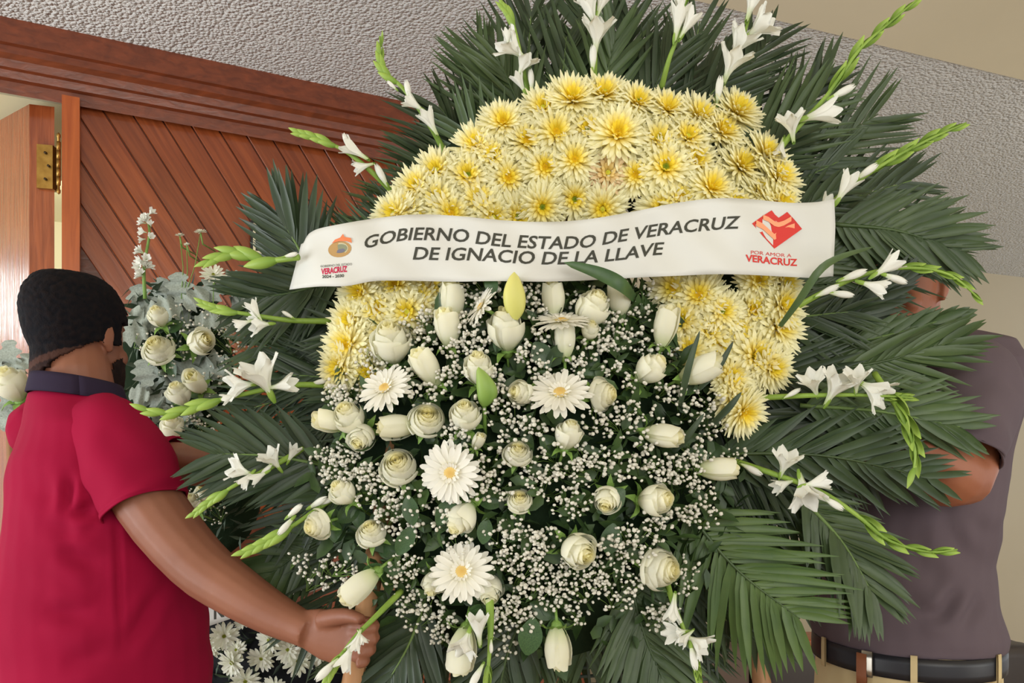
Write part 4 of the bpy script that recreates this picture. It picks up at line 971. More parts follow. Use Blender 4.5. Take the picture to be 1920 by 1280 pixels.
class Head:
    def __init__(s, chin, f, r, u, k=1.0): s.o = Vector(chin); s.f = Vector(f).normalized(); s.r = Vector(r).normalized(); s.u = Vector(u).normalized(); s.k = k
    def at(s, r, f, u): return s.o + (s.r * r + s.f * f + s.u * u) * s.k
    def loc(s, p): d = Vector(p) - s.o; return d.dot(s.r) / s.k, d.dot(s.f) / s.k, d.dot(s.u) / s.k
    def rot(s): return Matrix((s.r, s.f, s.u)).transposed()
    def skull(s, off=0): return rings([(s.at(0, c, u if u > 0 else u), s.r * (a + off) * s.k, s.f * (b + off) * s.k) for u, c, a, b in HEADR] if off == 0 else [(s.at(0, c, u + (off if u > .2 else 0)), s.r * (a + off) * s.k, s.f * (b + off) * s.k) for u, c, a, b in HEADR], 28)
    def face(s):
        out = [s.skull()]
        R3 = s.rot()
        out.append(ball(s.at(0, .094, .108), (.012 * s.k, .02 * s.k, .013 * s.k), R3)); out.append(rings([(s.at(0, .088, .145), s.r * .006, s.f * .006), (s.at(0, .097, .125), s.r * .009, s.f * .01), (s.at(0, .104, .108), s.r * .013, s.f * .012), (s.at(0, .092, .10), s.r * .012, s.f * .008)], 10))
        out.append(ball(s.at(0, .088, .058), (.026 * s.k, .012 * s.k, .009 * s.k), R3)); out.append(ball(s.at(0, .078, .148), (.052 * s.k, .018 * s.k, .010 * s.k), R3)); out.append(ball(s.at(0, .070, .012), (.024 * s.k, .020 * s.k, .018 * s.k), R3))
        for sg in (-1, 1):
            e = Matrix.Rotation(-.35 * sg, 3, 'Z'); out.append(ball(s.at(sg * .080, -.012, .122), (.007 * s.k, .017 * s.k, .031 * s.k), R3 @ e)); out.append(ball(s.at(sg * .078, -.004, .097), (.007 * s.k, .009 * s.k, .013 * s.k), R3 @ e))
            out.append(ball(s.at(sg * .045, .058, .085), (.020 * s.k, .022 * s.k, .022 * s.k), R3))
        return out
def hairshell(h, off, keep, name, m, parent, colf=None, seed=0, rough=.0022, fr=60):
    """thin shell over the skull where keep(r, f, u) holds, its surface broken up like cut hair"""
    mb = MB(); NU, NV = 150, 110
    tab = [(u, c) for u, c, a, b in HEADR]; ta = [(u, a) for u, c, a, b in HEADR]; tb = [(u, b) for u, c, a, b in HEADR]
    vs = []; cs = []; ok = []
    for j in range(NV + 1):
        u = -.004 + (.2395 + .0) * math.sin(j / NV * math.pi / 2)
        for i in range(NU):
            a = 2 * math.pi * i / NU; o = off * min(1, 3 * abs(.2355 + off - u) / .03 + .15) if False else off
            fade = 1.0
            r_, f_, u_ = (csp(ta, u) + o) * math.cos(a), csp(tab, u) + (csp(tb, u) + o) * math.sin(a), u + (off if u > .225 else off * max(0, (u - .19) / .035))
            if math.sin(a) < 0 and u < .09:                        # follow the nape instead of the jaw
                q = (.09 - u) / .09; f0 = csp(tab, .09) + (csp(tb, .09) + o) * math.sin(a); f_ = f0 + (-.104 * abs(math.sin(a)) ** .8 - f0) * q; r_ = (csp(ta, .09) + o) * math.cos(a) * (1 - .12 * q)
            w = noise.noise(Vector((r_ * fr, f_ * fr, u_ * fr + seed))) + .6 * noise.noise(Vector((r_ * fr * 3, f_ * fr * 3, u_ * fr * 1.2 + seed)))
            k = 1 + w * rough / .09; p = h.at(r_ * k, f_ * k, u_ + w * rough * .5); vs.append(p); ok.append(keep(r_, f_, u_ + w * .004)); cs.append(colf(r_, f_, u_, w) if colf else (1, 1, 1, 1))
    fs = []
    for j in range(NV):
        for i in range(NU):
            q = (j * NU + i, j * NU + (i + 1) % NU, (j + 1) * NU + (i + 1) % NU, (j + 1) * NU + i)
            if all(ok[x] for x in q): fs.append(q)
    # close the crown
    if ok[NV * NU]: fs.append(tuple(range(NV * NU, NV * NU + NU)))
    mb.add(vs, fs, cs); o = mb.obj(name, m, parent, attr=bool(colf))
    so = o.modifiers.new('thickness', 'SOLIDIFY'); so.thickness = off * .8; so.offset = -1
    return o
def eyes(h, parent):
    me = MB(); v, f = ball((0, 0, 0), .0115); me.add(v, f); a = me.mesh('eyeball', mat('eye_white', (225, 220, 212), .2, .5)); mi = MB(); v, f = ball((0, 0, 0), (.0052, .002, .0052)); mi.add(v, f); b = mi.mesh('iris', mat('brown_iris', (48, 28, 18), .15, .6))
    for sg in (-1, 1):
        p = h.at(sg * .032, .074, .128); M = Matrix.Translation(p) @ h.rot().to_4x4(); e = link('eyeball', a, parent, M); link('iris', b, e, Matrix.Translation((0, .0105, 0)))
def hand_parts(wr, d, nrm, k=1.0, curl=1.0, thumb_side=1):
    """fingers curl toward nrm; d = direction from wrist to knuckles"""
    d = Vector(d).normalized(); nrm = Vector(nrm); nrm = (nrm - d * nrm.dot(d)).normalized(); s = d.cross(nrm) * thumb_side; wr = Vector(wr); out = []
    out.append(rings([(wr - d * .01, s * .026 * k, nrm * .019 * k), (wr + d * .02 * k, s * .033 * k, nrm * .018 * k), (wr + d * .055 * k, s * .041 * k, nrm * .016 * k), (wr + d * .088 * k, s * .042 * k, nrm * .014 * k), (wr + d * .096 * k, s * .036 * k, nrm * .010 * k)], 18))
    for i, (off, L) in enumerate(((.031, .072), (.010, .080), (-.011, .074), (-.030, .058))):
        p = wr + d * (.088 - abs(off) * .15) * k + s * off * k; L *= k; a = 0; pts = [p - d * .012, p]
        for seg, da in ((.42, .75 * curl), (.32, .85 * curl), (.26, .6 * curl)):
            a += da; p = p + (d * math.cos(a) + nrm * math.sin(a)) * L * seg; pts.append(p)
        out.append(limb(pts, [.0105 * k, .0105 * k, .0095 * k, .009 * k, .007 * k], 10, 2))
    p = wr + d * .022 * k + s * .028 * k; t = (d * .8 + s * .55 + nrm * .3 * curl).normalized(); t2 = (d * .9 + nrm * .55 * curl).normalized()
    out.append(limb([p, p + t * .034 * k, p + t * .034 * k + t2 * .03 * k, p + t * .034 * k + t2 * .034 * k + (t2 + nrm * .3).normalized() * .02 * k], [.015 * k, .0135 * k, .011 * k, .008 * k], 10, 2))
    return out
def crease(me, folds, fine=0, seed=0):
    """press soft folds into cloth: (point a, point b, width, depth)"""
    n = len(me.vertices); co = np.empty(n * 3, np.float32); me.vertices.foreach_get('co', co); co = co.reshape(-1, 3)
    no = np.empty(n * 3, np.float32); me.vertices.foreach_get('normal', no); no = no.reshape(-1, 3)
    disp = np.zeros(n)
    fl = np.stack([co[:, 0] / co[:, 1], co[:, 2] / co[:, 1]], 1) * 1.45; fr_ = np.clip(-no[:, 1] * 3 + .2, 0, 1)
    for a, b, w, dp in folds:
        a = np.array(((a[0]) / a[1], a[2] / a[1])) * 1.45; b = np.array((b[0] / b[1], b[2] / b[1])) * 1.45
        a[1] += 0; ab = b - a; t = np.clip(((fl - a) @ ab) / (ab @ ab), 0, 1); dist = np.linalg.norm(fl - (a + t[:, None] * ab), axis=1); f = np.sin(np.pi * np.clip(t * .9 + .05, 0, 1))
        disp += -1.0 * dp * fr_ * f * (np.exp(-(dist / w) ** 2) - .55 * np.exp(-((dist - 1.9 * w) / w) ** 2))
    if fine:
        disp += np.array([fine * noise.noise(Vector((c[0] * 7 + seed, c[1] * 7, c[2] * 16))) for c in co])
    co += no * disp[:, None]; me.vertices.foreach_set('co', co.ravel()); me.update()
def uncap(me, caps):
    """open the flat end of a sleeve: (centre, axis, radius)"""
    bm = bmesh.new(); bm.from_mesh(me); dl = []
    for f in bm.faces:
        c = f.calc_center_median()
        for p, ax, rad in caps:
            d = c - p
            if f.normal.dot(ax) > .55 and d.length < rad and abs(d.dot(ax)) < .025: dl.append(f); break
    bmesh.ops.delete(bm, geom=dl, context='FACES'); bm.to_mesh(me); bm.free()
def cut(me, planes):
    """remove what lies beyond each plane (point, normal, centre, radius)"""
    bm = bmesh.new(); bm.from_mesh(me)
    for p, nn, c, rad in planes:
        p = Vector(p); nn = Vector(nn).normalized(); c = Vector(c)
        geo = [v for v in bm.verts if (v.co - c).length < rad]; gs = set(geo)
        ed = [e for e in bm.edges if e.verts[0] in gs and e.verts[1] in gs]; fc = [f for f in bm.faces if all(v in gs for v in f.verts)]
        bmesh.ops.bisect_plane(bm, geom=geo + ed + fc, plane_co=p, plane_no=nn)
        dl = [v for v in bm.verts if (v.co - c).length < rad and (v.co - p).dot(nn) > 1e-5]
        bmesh.ops.delete(bm, geom=dl, context='VERTS')
    bm.to_mesh(me); bm.free()
def skin(name, c1, c2):
    m = mat(name, c1, .5, .35, mottled=(9, c2), bump=(260, .12, .0008)); p = m.node_tree.nodes['Principled BSDF']; p.inputs['Subsurface Weight'].default_value = .08; p.inputs['Subsurface Radius'].default_value = (.012, .005, .003); return m
m_skin1 = skin('brown_skin', (142, 92, 70), (130, 82, 62)); m_skin2 = skin('ruddy_skin', (150, 92, 64), (140, 82, 56))
def cloth(name, rgb, rough=.85, sc=900):
    m = mat(name, rgb, rough, .12, sheen=.0, mottled=(5, tuple(int(c * .94) for c in rgb)), bump=(sc, .12, .0006)); return m
m_mag = cloth('magenta_pique', (150, 14, 54)); m_navy = cloth('navy_rib', (48, 40, 58)); m_grey = cloth('grey_jersey', (96, 84, 90)); m_khaki = cloth('khaki_twill', (198, 178, 136)); m_dtr = cloth('dark_trousers', (50, 52, 62))
m_hair = mat('black_hair', (16, 15, 20), .8, .12, attr='col', bump=(320, .5, .002)); m_shoe = mat('black_shoe', (24, 22, 22), .35, .5); m_belt = mat('black_belt', (26, 26, 32), .4, .45, bump=(90, .1, .001))
def basis(deg):                                                    # facing, measured from away-from-camera toward the picture's right
    a = math.radians(deg); f = Vector((math.sin(a), math.cos(a), 0)); return f, Vector((f.y, -f.x, 0))
def sleeve(name, pts, rad, m, parent, seed=0, fold=.0035):
    """an open cloth tube with a turned hem and a few soft folds"""
    k = 9; P = spline(pts, (len(pts) - 1) * k + 1); n = len(P); xs = [(i * k, r) for i, r in enumerate(rad)]; mb = MB(); up = None; vs = []; N_ = 44
    for i, p in enumerate(P):
        t = (P[min(i + 1, n - 1)] - P[max(i - 1, 0)]).normalized()
        if up is None: up = t.orthogonal().normalized()
        up = (up - t * up.dot(t)).normalized(); sd = t.cross(up)
        for j in range(N_):
            a = 2 * math.pi * j / N_; r = csp(xs, i); q = i / (n - 1)
            r += fold * noise.noise(Vector((math.cos(a) * 1.6 + seed, math.sin(a) * 1.6, q * 5))) * 2.2 + (.0012 if i >= n - 4 and i < n - 3 else 0)
            vs.append(p + (up * math.cos(a) + sd * math.sin(a)) * r)
    mb.add(vs, [(i * N_ + j, i * N_ + (j + 1) % N_, (i + 1) * N_ + (j + 1) % N_, (i + 1) * N_ + j) for i in range(n - 1) for j in range(N_)])
    o = mb.obj(name, m, parent); so = o.modifiers.new('thickness', 'SOLIDIFY'); so.thickness = .003; so.offset = -1
    return o
def trousers(cx, cy, zt, f, r, m, parent, a, b, shoe_y=0):
    ms = [rings([(Vector((cx, cy, zt)), r * a, f * b), (Vector((cx, cy, zt - .12)), r * (a + .005), f * (b + .005)), (Vector((cx, cy, zt - .2)), r * a, f * b * .95)], 24)]
    for sg in (-1, 1):
        c = Vector((cx, cy, 0)) + r * sg * a * .5
        ms.append(limb([c + Vector((0, 0, zt - .1)), c + r * sg * .01 + Vector((0, 0, zt - .3)), c + r * sg * .02 + Vector((0, 0, .48)), c + r * sg * .02 - f * .02 + Vector((0, 0, .09))], [.098, .092, .068, .058], 16))
    o = fuse('trousers', ms, .009, 4, m, parent)
    for sg in (-1, 1):
        c = Vector((cx, cy, 0)) + r * sg * (a * .5 + .02); mb = MB()
        v, fc = rings([(c - f * .10 + Vector((0, 0, .045)), r * .02, Vector((0, 0, .03))), (c - f * .085 + Vector((0, 0, .05)), r * .036, Vector((0, 0, .048))), (c + Vector((0, 0, .052)), r * .04, Vector((0, 0, .05))), (c + f * .09 + Vector((0, 0, .034)), r * .048, Vector((0, 0, .032))), (c + f * .16 + Vector((0, 0, .03)), r * .04, Vector((0, 0, .028))), (c + f * .19 + Vector((0, 0, .025)), r * .02, Vector((0, 0, .02)))], 16)
        mb.add(v, fc); mb.obj('shoe', m_shoe, parent)
    return o

# ---- man in magenta
f1, r1 = basis(60)
man = empty('person'); man.location = (0, 0, 0)
def tor(rows, f, r, da=0.0, db=0.0, tilt=None): return rings([(W(cx, y, d), r * (a + da), f * (b + db)) for y, cx, d, a, b in rows], 28)
T1 = [(722, 140, 1.54, .072, .070), (738, 142, 1.54, .084, .080), (765, 146, 1.56, .135, .092), (800, 160, 1.56, .170, .110), (860, 166, 1.555, .180, .132), (940, 174, 1.55, .180, .150), (1020, 186, 1.55, .178, .168), (1100, 193, 1.55, .180, .185), (1190, 199, 1.55, .185, .190), (1290, 205, 1.55, .188, .190), (1370, 205, 1.55, .185, .175)]
fh, rh = basis(14); hu = Vector((-.06, .02, 1))
chin1 = W(151, 742, 1.545)
H1 = Head(chin1, fh, rh, hu, .95)
neck = [limb([W(144, 775, 1.56), H1.at(.014, -.022, .02), H1.at(.004, -.015, .09)], [.072, .064, .058], 20)]
armR = [W(215, 812, 1.455), W(278, 940, 1.415), W(368, 1052, 1.39), W(440, 1106, 1.365), W(515, 1152, 1.34), W(582, 1184, 1.315)]
armL = [W(70, 830, 1.70), W(200, 870, 1.78), W(320, 868, 1.74), W(400, 874, 1.66), W(470, 880, 1.58), W(520, 884, 1.50)]
# gripping hand, finger by finger round the easel leg
def WP(*p): return W(*p)
grip = [rings([(W(572, 1180, 1.322), Vector((0, 0, .033)), Vector((0, .022, 0))), (W(600, 1188, 1.312), Vector((0, 0, .042)), Vector((0, .021, 0))), (W(640, 1196, 1.298), Vector((.004, 0, .045)), Vector((0, .018, 0))), (W(672, 1200, 1.286), Vector((.008, 0, .042)), Vector((0, .015, 0))), (W(682, 1202, 1.28), Vector((.006, 0, .034)), Vector((0, .010, 0)))], 20)]
for i, (dy, L) in enumerate(((-4, 2), (18, 5), (40, 2), (61, -6))):
    x = 672 - i * 3; y = 1168 + dy
    grip.append(limb([W(x - 14, y - 1, 1.288), W(x + 6, y + 1, 1.272), W(x + 26 + L, y + 5, 1.250), W(x + 24 + L, y + 13, 1.228), W(x + 4, y + 17, 1.222)], [.0092, .0104, .0096, .0088, .0072], 10, 2))
grip.append(limb([W(604, 1162, 1.30), W(632, 1156, 1.275), W(658, 1155, 1.252), W(680, 1162, 1.240)], [.016, .0145, .012, .009], 10, 2))
body1 = H1.face() + neck + [tor(T1[:-1], f1, r1, -.026, -.026)] + [limb(armR, [.056, .058, .052, .0455, .0365, .029]), limb(armL, [.055, .055, .047, .044, .037, .030])] + grip + hand_parts(W(520, 884, 1.50), Vector((.6, -.6, .05)), Vector((.5, .6, 0)), 1.05, 1.0, -1)
bo = fuse('body', body1, .0036, 3, m_skin1, man)
def shirtpost(folds, planes, fine, seed):
    def g(me): uncap(me, planes); crease(me, folds, fine, seed)
    return g
slR = [W(170, 790, 1.50), W(210, 822, 1.455), W(245, 880, 1.43), W(266, 930, 1.418), W(274, 952, 1.413)]
slL = [W(90, 800, 1.62), W(140, 848, 1.74), (W(240, 866, 1.775)), W(314, 868, 1.75), W(335, 868, 1.745)]
hemR = W(272, 950, 1.413); nR = (W(368, 1052, 1.39) - W(245, 880, 1.43)).normalized(); nR = (nR + Vector((-.28, 0, -.25))).normalized()
m1folds = [(W(205, 985, 1.36), W(300, 1060, 1.36), .012, .010), (W(90, 960, 1.40), W(150, 1000, 1.38), .016, .007), (W(110, 1020, 1.38), W(190, 1095, 1.36), .014, .009), (W(80, 1130, 1.38), W(180, 1175, 1.36), .016, .008), (W(130, 830, 1.45), W(125, 940, 1.40), .010, .010), (W(130, 940, 1.40), W(180, 965, 1.38), .012, .012), (W(215, 990, 1.36), W(228, 1250, 1.36), .006, .004), (W(240, 1010, 1.37), W(330, 1120, 1.38), .02, .009), (W(110, 1240, 1.37), W(210, 1250, 1.36), .018, .006), (W(225, 1260, 1.36), W(310, 1180, 1.37), .018, .007), (W(60, 800, 1.5), W(110, 880, 1.45), .02, .004)]
nk1 = W(131, 742, 1.56)
sleeve('sleeve', slR, [.058, .074, .077, .075, .074], m_mag, man, 1); sleeve('sleeve', slL, [.06, .07, .066, .062, .060], m_mag, man, 2)
shirt = fuse('shirt', [tor(T1[1:], f1, r1), ball(W(200, 806, 1.475), .068), ball(W(80, 806, 1.66), .066)], .0058, 4, m_mag, man,
    shirtpost(m1folds, [], .006, 3))
sm_ = shirt.modifiers.new('thickness', 'SOLIDIFY'); sm_.thickness = .002; sm_.offset = -1
mb = MB()
def coll(u, v):                                                    # collar band standing round the neck
    a = u * 2 * math.pi; c = W(147, 748, 1.53).lerp(W(145, 712, 1.525), v); rad = .084 - .009 * v; return c + r1 * math.cos(a) * rad * 1.08 + f1 * math.sin(a) * rad * 1.05 + Vector((0, 0, -.010 * math.sin(a)))
grid(mb, coll, 40, 4); co_ = mb.obj('collar', m_navy, man); co_['label'] = 'dark navy collar band'; mo = co_.modifiers.new('t', 'SOLIDIFY'); mo.thickness = .004
def haircol(r, f, u, w):
    base = mixc(lin(11, 12, 18), lin(34, 25, 24), .25 + w * .5)
    nape = max(0, min(1, (.075 - u) / .045)) * .8; c = mixc(base, lin(74, 50, 44), nape * .75)
    if abs(u - .062 - r * .35) < .007: c = mixc(c, lin(92, 62, 52), .5)
    return c
hairshell(H1, .012, lambda r, f, u: (u > .024 + .85 * max(0, r + .015) and f < -.01) or (u > .10 and f < .03) or (u > .178 and f < .2) or (u > .15 and f < .06 and abs(r) > .05), 'hair', m_hair, man, haircol, 1, .0016, fr=110)
hairshell(H1, .005, lambda r, f, u: u < .034 + .05 * math.sin(min(1.57, max(0, (f + .03) * 16))) and f > -.012 and not (f > .07 and .064 < u), 'beard', m_hair, man, lambda r, f, u, w: mixc(lin(26, 20, 20), lin(60, 42, 36), .3 + w * .4), 5, .0025)
eyes(H1, man)
trousers(W(203, 1300, 1.55).x, 1.55, W(0, 1310, 1.55).z, f1, r1, m_dtr, man, .165, .15)
tag(man, 'person seen from behind in a magenta polo with navy collar, reaching to steady the wreath', 'person')

# ---- man in grey
f2 = Vector((-.78, -.626, 0)).normalized(); r2 = Vector((f2.y, -f2.x, 0))
man2 = empty('person')
T2 = [(612, 1728, 1.60, .060, .058), (632, 1735, 1.60, .100, .070), (652, 1742, 1.60, .155, .085), (690, 1738, 1.60, .180, .100), (760, 1730, 1.60, .182, .116), (850, 1716, 1.60, .174, .128), (950, 1702, 1.60, .166, .138), (1050, 1690, 1.60, .164, .148), (1120, 1690, 1.60, .172, .158), (1180, 1696, 1.60, .182, .164), (1205, 1699, 1.60, .176, .160)]
h2f = Vector((-.80, -.60, -.08)).normalized(); h2r = Vector((-.6, .8, 0)); h2u = Vector((-.06, -.04, 1))
H2 = Head(W(1694, 658, 1.56), h2f, h2r, h2u, .98)
L2 = -r2
arm2 = [W(1818, 704, 1.48), W(1812, 800, 1.43), W(1798, 892, 1.40), W(1740, 862, 1.36), W(1665, 838, 1.39), W(1590, 832, 1.43)]
arm2b = [W(1640, 700, 1.74), W(1570, 800, 1.75), W(1520, 900, 1.70), W(1490, 860, 1.62), W(1465, 830, 1.54), W(1450, 815, 1.49)]
body2 = H2.face() + [limb([W(1730, 660, 1.60), H2.at(0, -.03, .02), H2.at(0, -.02, .09)], [.068, .062, .058], 20), tor(T2[:-1], f2, r2, -.028, -.028), limb(arm2, [.056, .056, .056, .056, .043, .032]), limb(arm2b, [.05, .052, .048, .046, .038, .03])] + hand_parts(W(1590, 832, 1.43), Vector((-1, .05, 0)), Vector((0, .9, .3)), 1.05, 1.0, 1) + hand_parts(W(1450, 815, 1.49), Vector((-.7, -.4, .1)), Vector((-.4, -.8, 0)), 1.05, 1.0, 1)
fuse('body', body2, .0046, 4, m_skin2, man2)
sl2 = [W(1770, 686, 1.55), W(1820, 704, 1.48), W(1820, 760, 1.445), W(1796, 820, 1.405), W(1786, 846, 1.398)]
sl2b = [W(1690, 690, 1.67), W(1640, 700, 1.74), W(1600, 760, 1.75), W(1560, 830, 1.745), W(1545, 850, 1.74)]
h2 = W(1800, 838, 1.40); n2 = Vector((-.05, -.3, -1)).normalized()
m2folds = [(W(1640, 980, 1.43), W(1560, 1130, 1.45), .02, .004), (W(1560, 1160, 1.45), W(1700, 1150, 1.43), .018, .005), (W(1760, 1170, 1.42), W(1800, 1110, 1.43), .012, .010), (W(1720, 1175, 1.42), W(1780, 1165, 1.42), .012, .006), (W(1840, 1100, 1.46), W(1800, 1180, 1.43), .014, .008), (W(1820, 960, 1.45), W(1860, 1000, 1.48), .014, .008), (W(1760, 940, 1.44), W(1850, 1080, 1.47), .022, .006), (W(1700, 1060, 1.43), W(1830, 1130, 1.45), .02, .004), (W(1850, 720, 1.42), W(1870, 820, 1.40), .018, .004), (W(1770, 700, 1.44), W(1800, 800, 1.40), .022, .005)]
nk2 = W(1731, 634, 1.60)
sleeve('sleeve', sl2, [.062, .074, .077, .080, .080], m_grey, man2, 3); sleeve('sleeve', sl2b, [.06, .068, .07, .068, .068], m_grey, man2, 4)
shirt2 = fuse('shirt', [tor(T2[1:], f2, r2), ball(W(1812, 696, 1.505), .066), ball(W(1650, 700, 1.71), .066)], .0058, 4, m_grey, man2,
    shirtpost(m2folds, [], .006, 9))
sm_ = shirt2.modifiers.new('thickness', 'SOLIDIFY'); sm_.thickness = .002; sm_.offset = -1
mb = MB()
def coll2(u, v):
    a = u * 2 * math.pi; c = nk2 + Vector((-.003, -.002, .012)) * v; rad = .080 - .006 * v; return c + r2 * math.cos(a) * rad + f2 * math.sin(a) * rad + Vector((0, 0, -.012 * math.sin(a)))
grid(mb, coll2, 40, 3); o = mb.obj('collar', m_grey, man2); mo = o.modifiers.new('t', 'SOLIDIFY'); mo.thickness = .004
hairshell(H2, .008, lambda r, f, u: (u > .135 and f < .0) or (u > .19 and f < .05), 'hair', m_hair, man2, lambda r, f, u, w: mixc(lin(38, 32, 30), lin(84, 72, 64), .4 + w * .5), 3, .0025)
eyes(H2, man2)
# belt, loops, buckle, waistband
bc = W(1696, 1214, 1.60); ba, bb = .172, .156
def around(deg, z, k=0.0): a = math.radians(deg); return bc + r2 * math.cos(a) * (ba + k) + f2 * math.sin(a) * (bb + k) + Vector((0, 0, z + .006 * math.cos(a) - .006 * math.sin(a)))
def band(name, d0, d1, z0, z1, k, th, m, n=60, parent=None):
    mb = MB()
    def fn(u, v):
        q = v * 2 * math.pi; z = (z0 + z1) / 2 + (z1 - z0) / 2 * max(-1, min(1, 1.3 * math.cos(q))); t = th * max(-1, min(1, 1.3 * math.sin(q))); return around(d0 + (d1 - d0) * u, z, k + t)
    grid(mb, fn, n, 10); return mb.obj(name, m, parent or man2)
band('belt', 0, 360, -.021, .021, .004, .003, m_belt)
band('waistband', 0, 360, -.026, .030, -.004, .003, m_khaki)
for a in (60, 118, 172, 225, -35): band('belt_loop', a - 1.8, a + 1.8, -.029, .027, .010, .002, m_khaki, 3)
def angpx(px): return min(range(90, 260), key=lambda q: abs(960 + around(q, 0).x / around(q, 0).y * F - px))
m_steel = mat('brushed_steel', (190, 184, 172), .3, .5, metal=.9)
a0 = angpx(1632)
bk = band('buckle', a0 - 3, a0 + 3, -.024, .024, .012, .0025, m_steel, 4); bk['label'] = 'brushed steel buckle plate'
a0 = angpx(1580); bt = band('belt_tip', a0 - 3, a0 + 3, -.040, .018, .013, .002, mat('brown_leather', (132, 80, 52), .5, .3), 4); bt['label'] = 'brown leather belt tab'
trousers(bc.x, bc.y, bc.z - .005, f2, r2, m_khaki, man2, .170, .156)
tag(man2, 'person in a grey T-shirt, black belt and khaki trousers, face hidden behind palm leaves', 'person')

# ================================================================== arrangement standing behind the man in magenta
m_pot = mat('dark_basket', (18, 20, 24), .8, .2, bump=(50, .3, .005))
D2 = 2.02
bs = empty('flower_stand', (W(330, 0, 2.12).x, 2.12, 0)); bi = Matrix.Translation(bs.location).inverted()
def blob(cx, cy, d, rx, ry, rd, name, m, parent, inv, amp=.1):
    mb = MB()
    def fn(u, v):
        a = u * 2 * math.pi; b = (v - .5) * math.pi; k = 1 + amp * noise.noise(Vector((math.cos(a) * 2, math.sin(a) * 2, b * 2 + cx)))
        return inv @ (W(cx, cy, d) + Vector((math.cos(a) * math.cos(b) * rx / F * d * k, math.sin(a) * math.cos(b) * rd, math.sin(b) * ry / F * d * k)))
    grid(mb, fn, 24, 14); return mb.obj(name, m, parent)
blob(330, 690, D2 + .12, 105, 150, .06, 'foam_block', m_foam, bs, bi)
blob(380, 930, D2 + .14, 110, 120, .06, 'foam_block', m_foam, bs, bi)
blob(540, 1240, D2 + .12, 190, 105, .08, 'basket', m_pot, bs, bi)
mb = MB(); tube(mb, [bi @ W(330, 700, D2 + .14), bi @ Vector((W(330, 0, D2).x, D2 + .14, 0))], .02, 8); mb.obj('pole', m_timber, bs)
mb = MB(); tube(mb, [(0, 0, .01), (0, 0, .03)], .2, 20); mb.obj('base', m_timber, bs)
tag(bs, 'dark stand and foam of the smaller arrangement behind the man in magenta', 'flower stand')
def dusty(seed):
    """scalloped grey leaf, unit long"""
    r = random.Random(seed); mb = MB(); n = 26; out = []
    for i in range(n):
        t = i / (n - 1); a = math.pi * t; w = .34 * math.sin(math.pi * min(1, t * .9 + .05)) ** .6
        out.append((w * (1 + .28 * math.sin(t * 21 + seed)), t))
    vs = []
    for x, y in out: 
        z = -.25 * y * y + .05 * math.sin(y * 14 + seed); vs += [Vector((-x, y, z + .10 * x + .05 * math.sin(y * 19))), Vector((0, y, z)), Vector((x, y, z + .10 * x + .05 * math.cos(y * 17)))]
    mb.add(vs, [(3 * k + j, 3 * k + j + 1, 3 * k + j + 4, 3 * k + j + 3) for k in range(n - 1) for j in (0, 1)]); return mb.mesh('leaf', m_sage)
DU = [dusty(s) for s in range(4)]; rd_ = random.Random(8)
dl = [(262,560,50,110),(300,545,46,70),(335,540,54,90),(365,560,50,40),(395,545,54,60),(430,530,50,30),(270,600,56,150),(310,580,60,200),(250,625,50,190),(345,600,50,300),(385,600,46,0),(300,720,80,200),(355,700,86,40),(395,690,70,10),(290,760,70,150),(330,755,76,260),(380,740,60,330),(270,700,50,100),(420,600,50,20),(450,560,46,50),(350,770,60,240),(260,740,40,170)]
WHERE = ['upright at the top by the dark hair', 'below the white stock stem', 'under the small white buds', 'at the top toward the daisy', 'beneath the spiky daisy', 'farthest toward the sash', 'beside the ear', 'under the smallest rosebud', 'by the ear lobe', 'above the pair of middle roses', 'over the turned-out rosebud', 'broad, under the open rose', 'broadest, between the open rose and round bud', 'behind the round bud', 'low by the bearded cheek', 'low in the middle, pointing down', 'by the lower half-open rose', 'touching the cheek', 'near the loose gladiolus bloom', 'behind the loose gladiolus bloom', 'lowest, above the long gladiolus', 'lowest by the beard']
for i, (px, py, L, an) in enumerate(dl):
    a = math.radians(an); y = Vector((math.cos(a), rd_.uniform(-.5, -.1), math.sin(a))).normalized(); z = (Vector((0, -1, 0)) - y * y.dot(Vector((0, -1, 0)))).normalized(); x = y.cross(z); d = D2 + rd_.uniform(.0, .05); s = L / F * d
    o = link('dusty_miller_leaf', DU[i % 4], None, Matrix.Translation(W(px, py, d) - y * s * .5) @ Matrix((x, y, z)).transposed().to_4x4() @ Matrix.Diagonal((s * 1.25, s, s, 1)))
    tag(o, 'felted grey dusty miller leaf %s' % WHERE[i], 'leaf', 'grey leaves of the rear arrangement')
BR = [(297,655,62,'open',100,25,'open cream rose with spread outer petals beside the ear'),(374,642,48,'half',10,50,'turned-out cream rosebud over a broad grey leaf'),(298,595,36,'half',95,40,'small cream rosebud above the open rose by the ear'),(367,716,36,'bud',90,20,'round cream bud between grey leaves'),(337,740,42,'half',100,45,'half-open cream rose low in the grey leaves'),(323,803,42,'half',80,50,'cream rose just under the long gladiolus'),(362,945,38,'half',110,40,'small white rose between the near arm and gladiolus'),(385,925,34,'half',90,40,'white rosebud above the bare forearm, beside the leaning gladiolus'),(22,724,58,'half',100,50,'large cream rose at the frame edge beside the nape')]
for r_ in BR: rose(*r_[:6], r_[6], d=D2 - .03, group='cream roses of the rear arrangements', leaves=1)
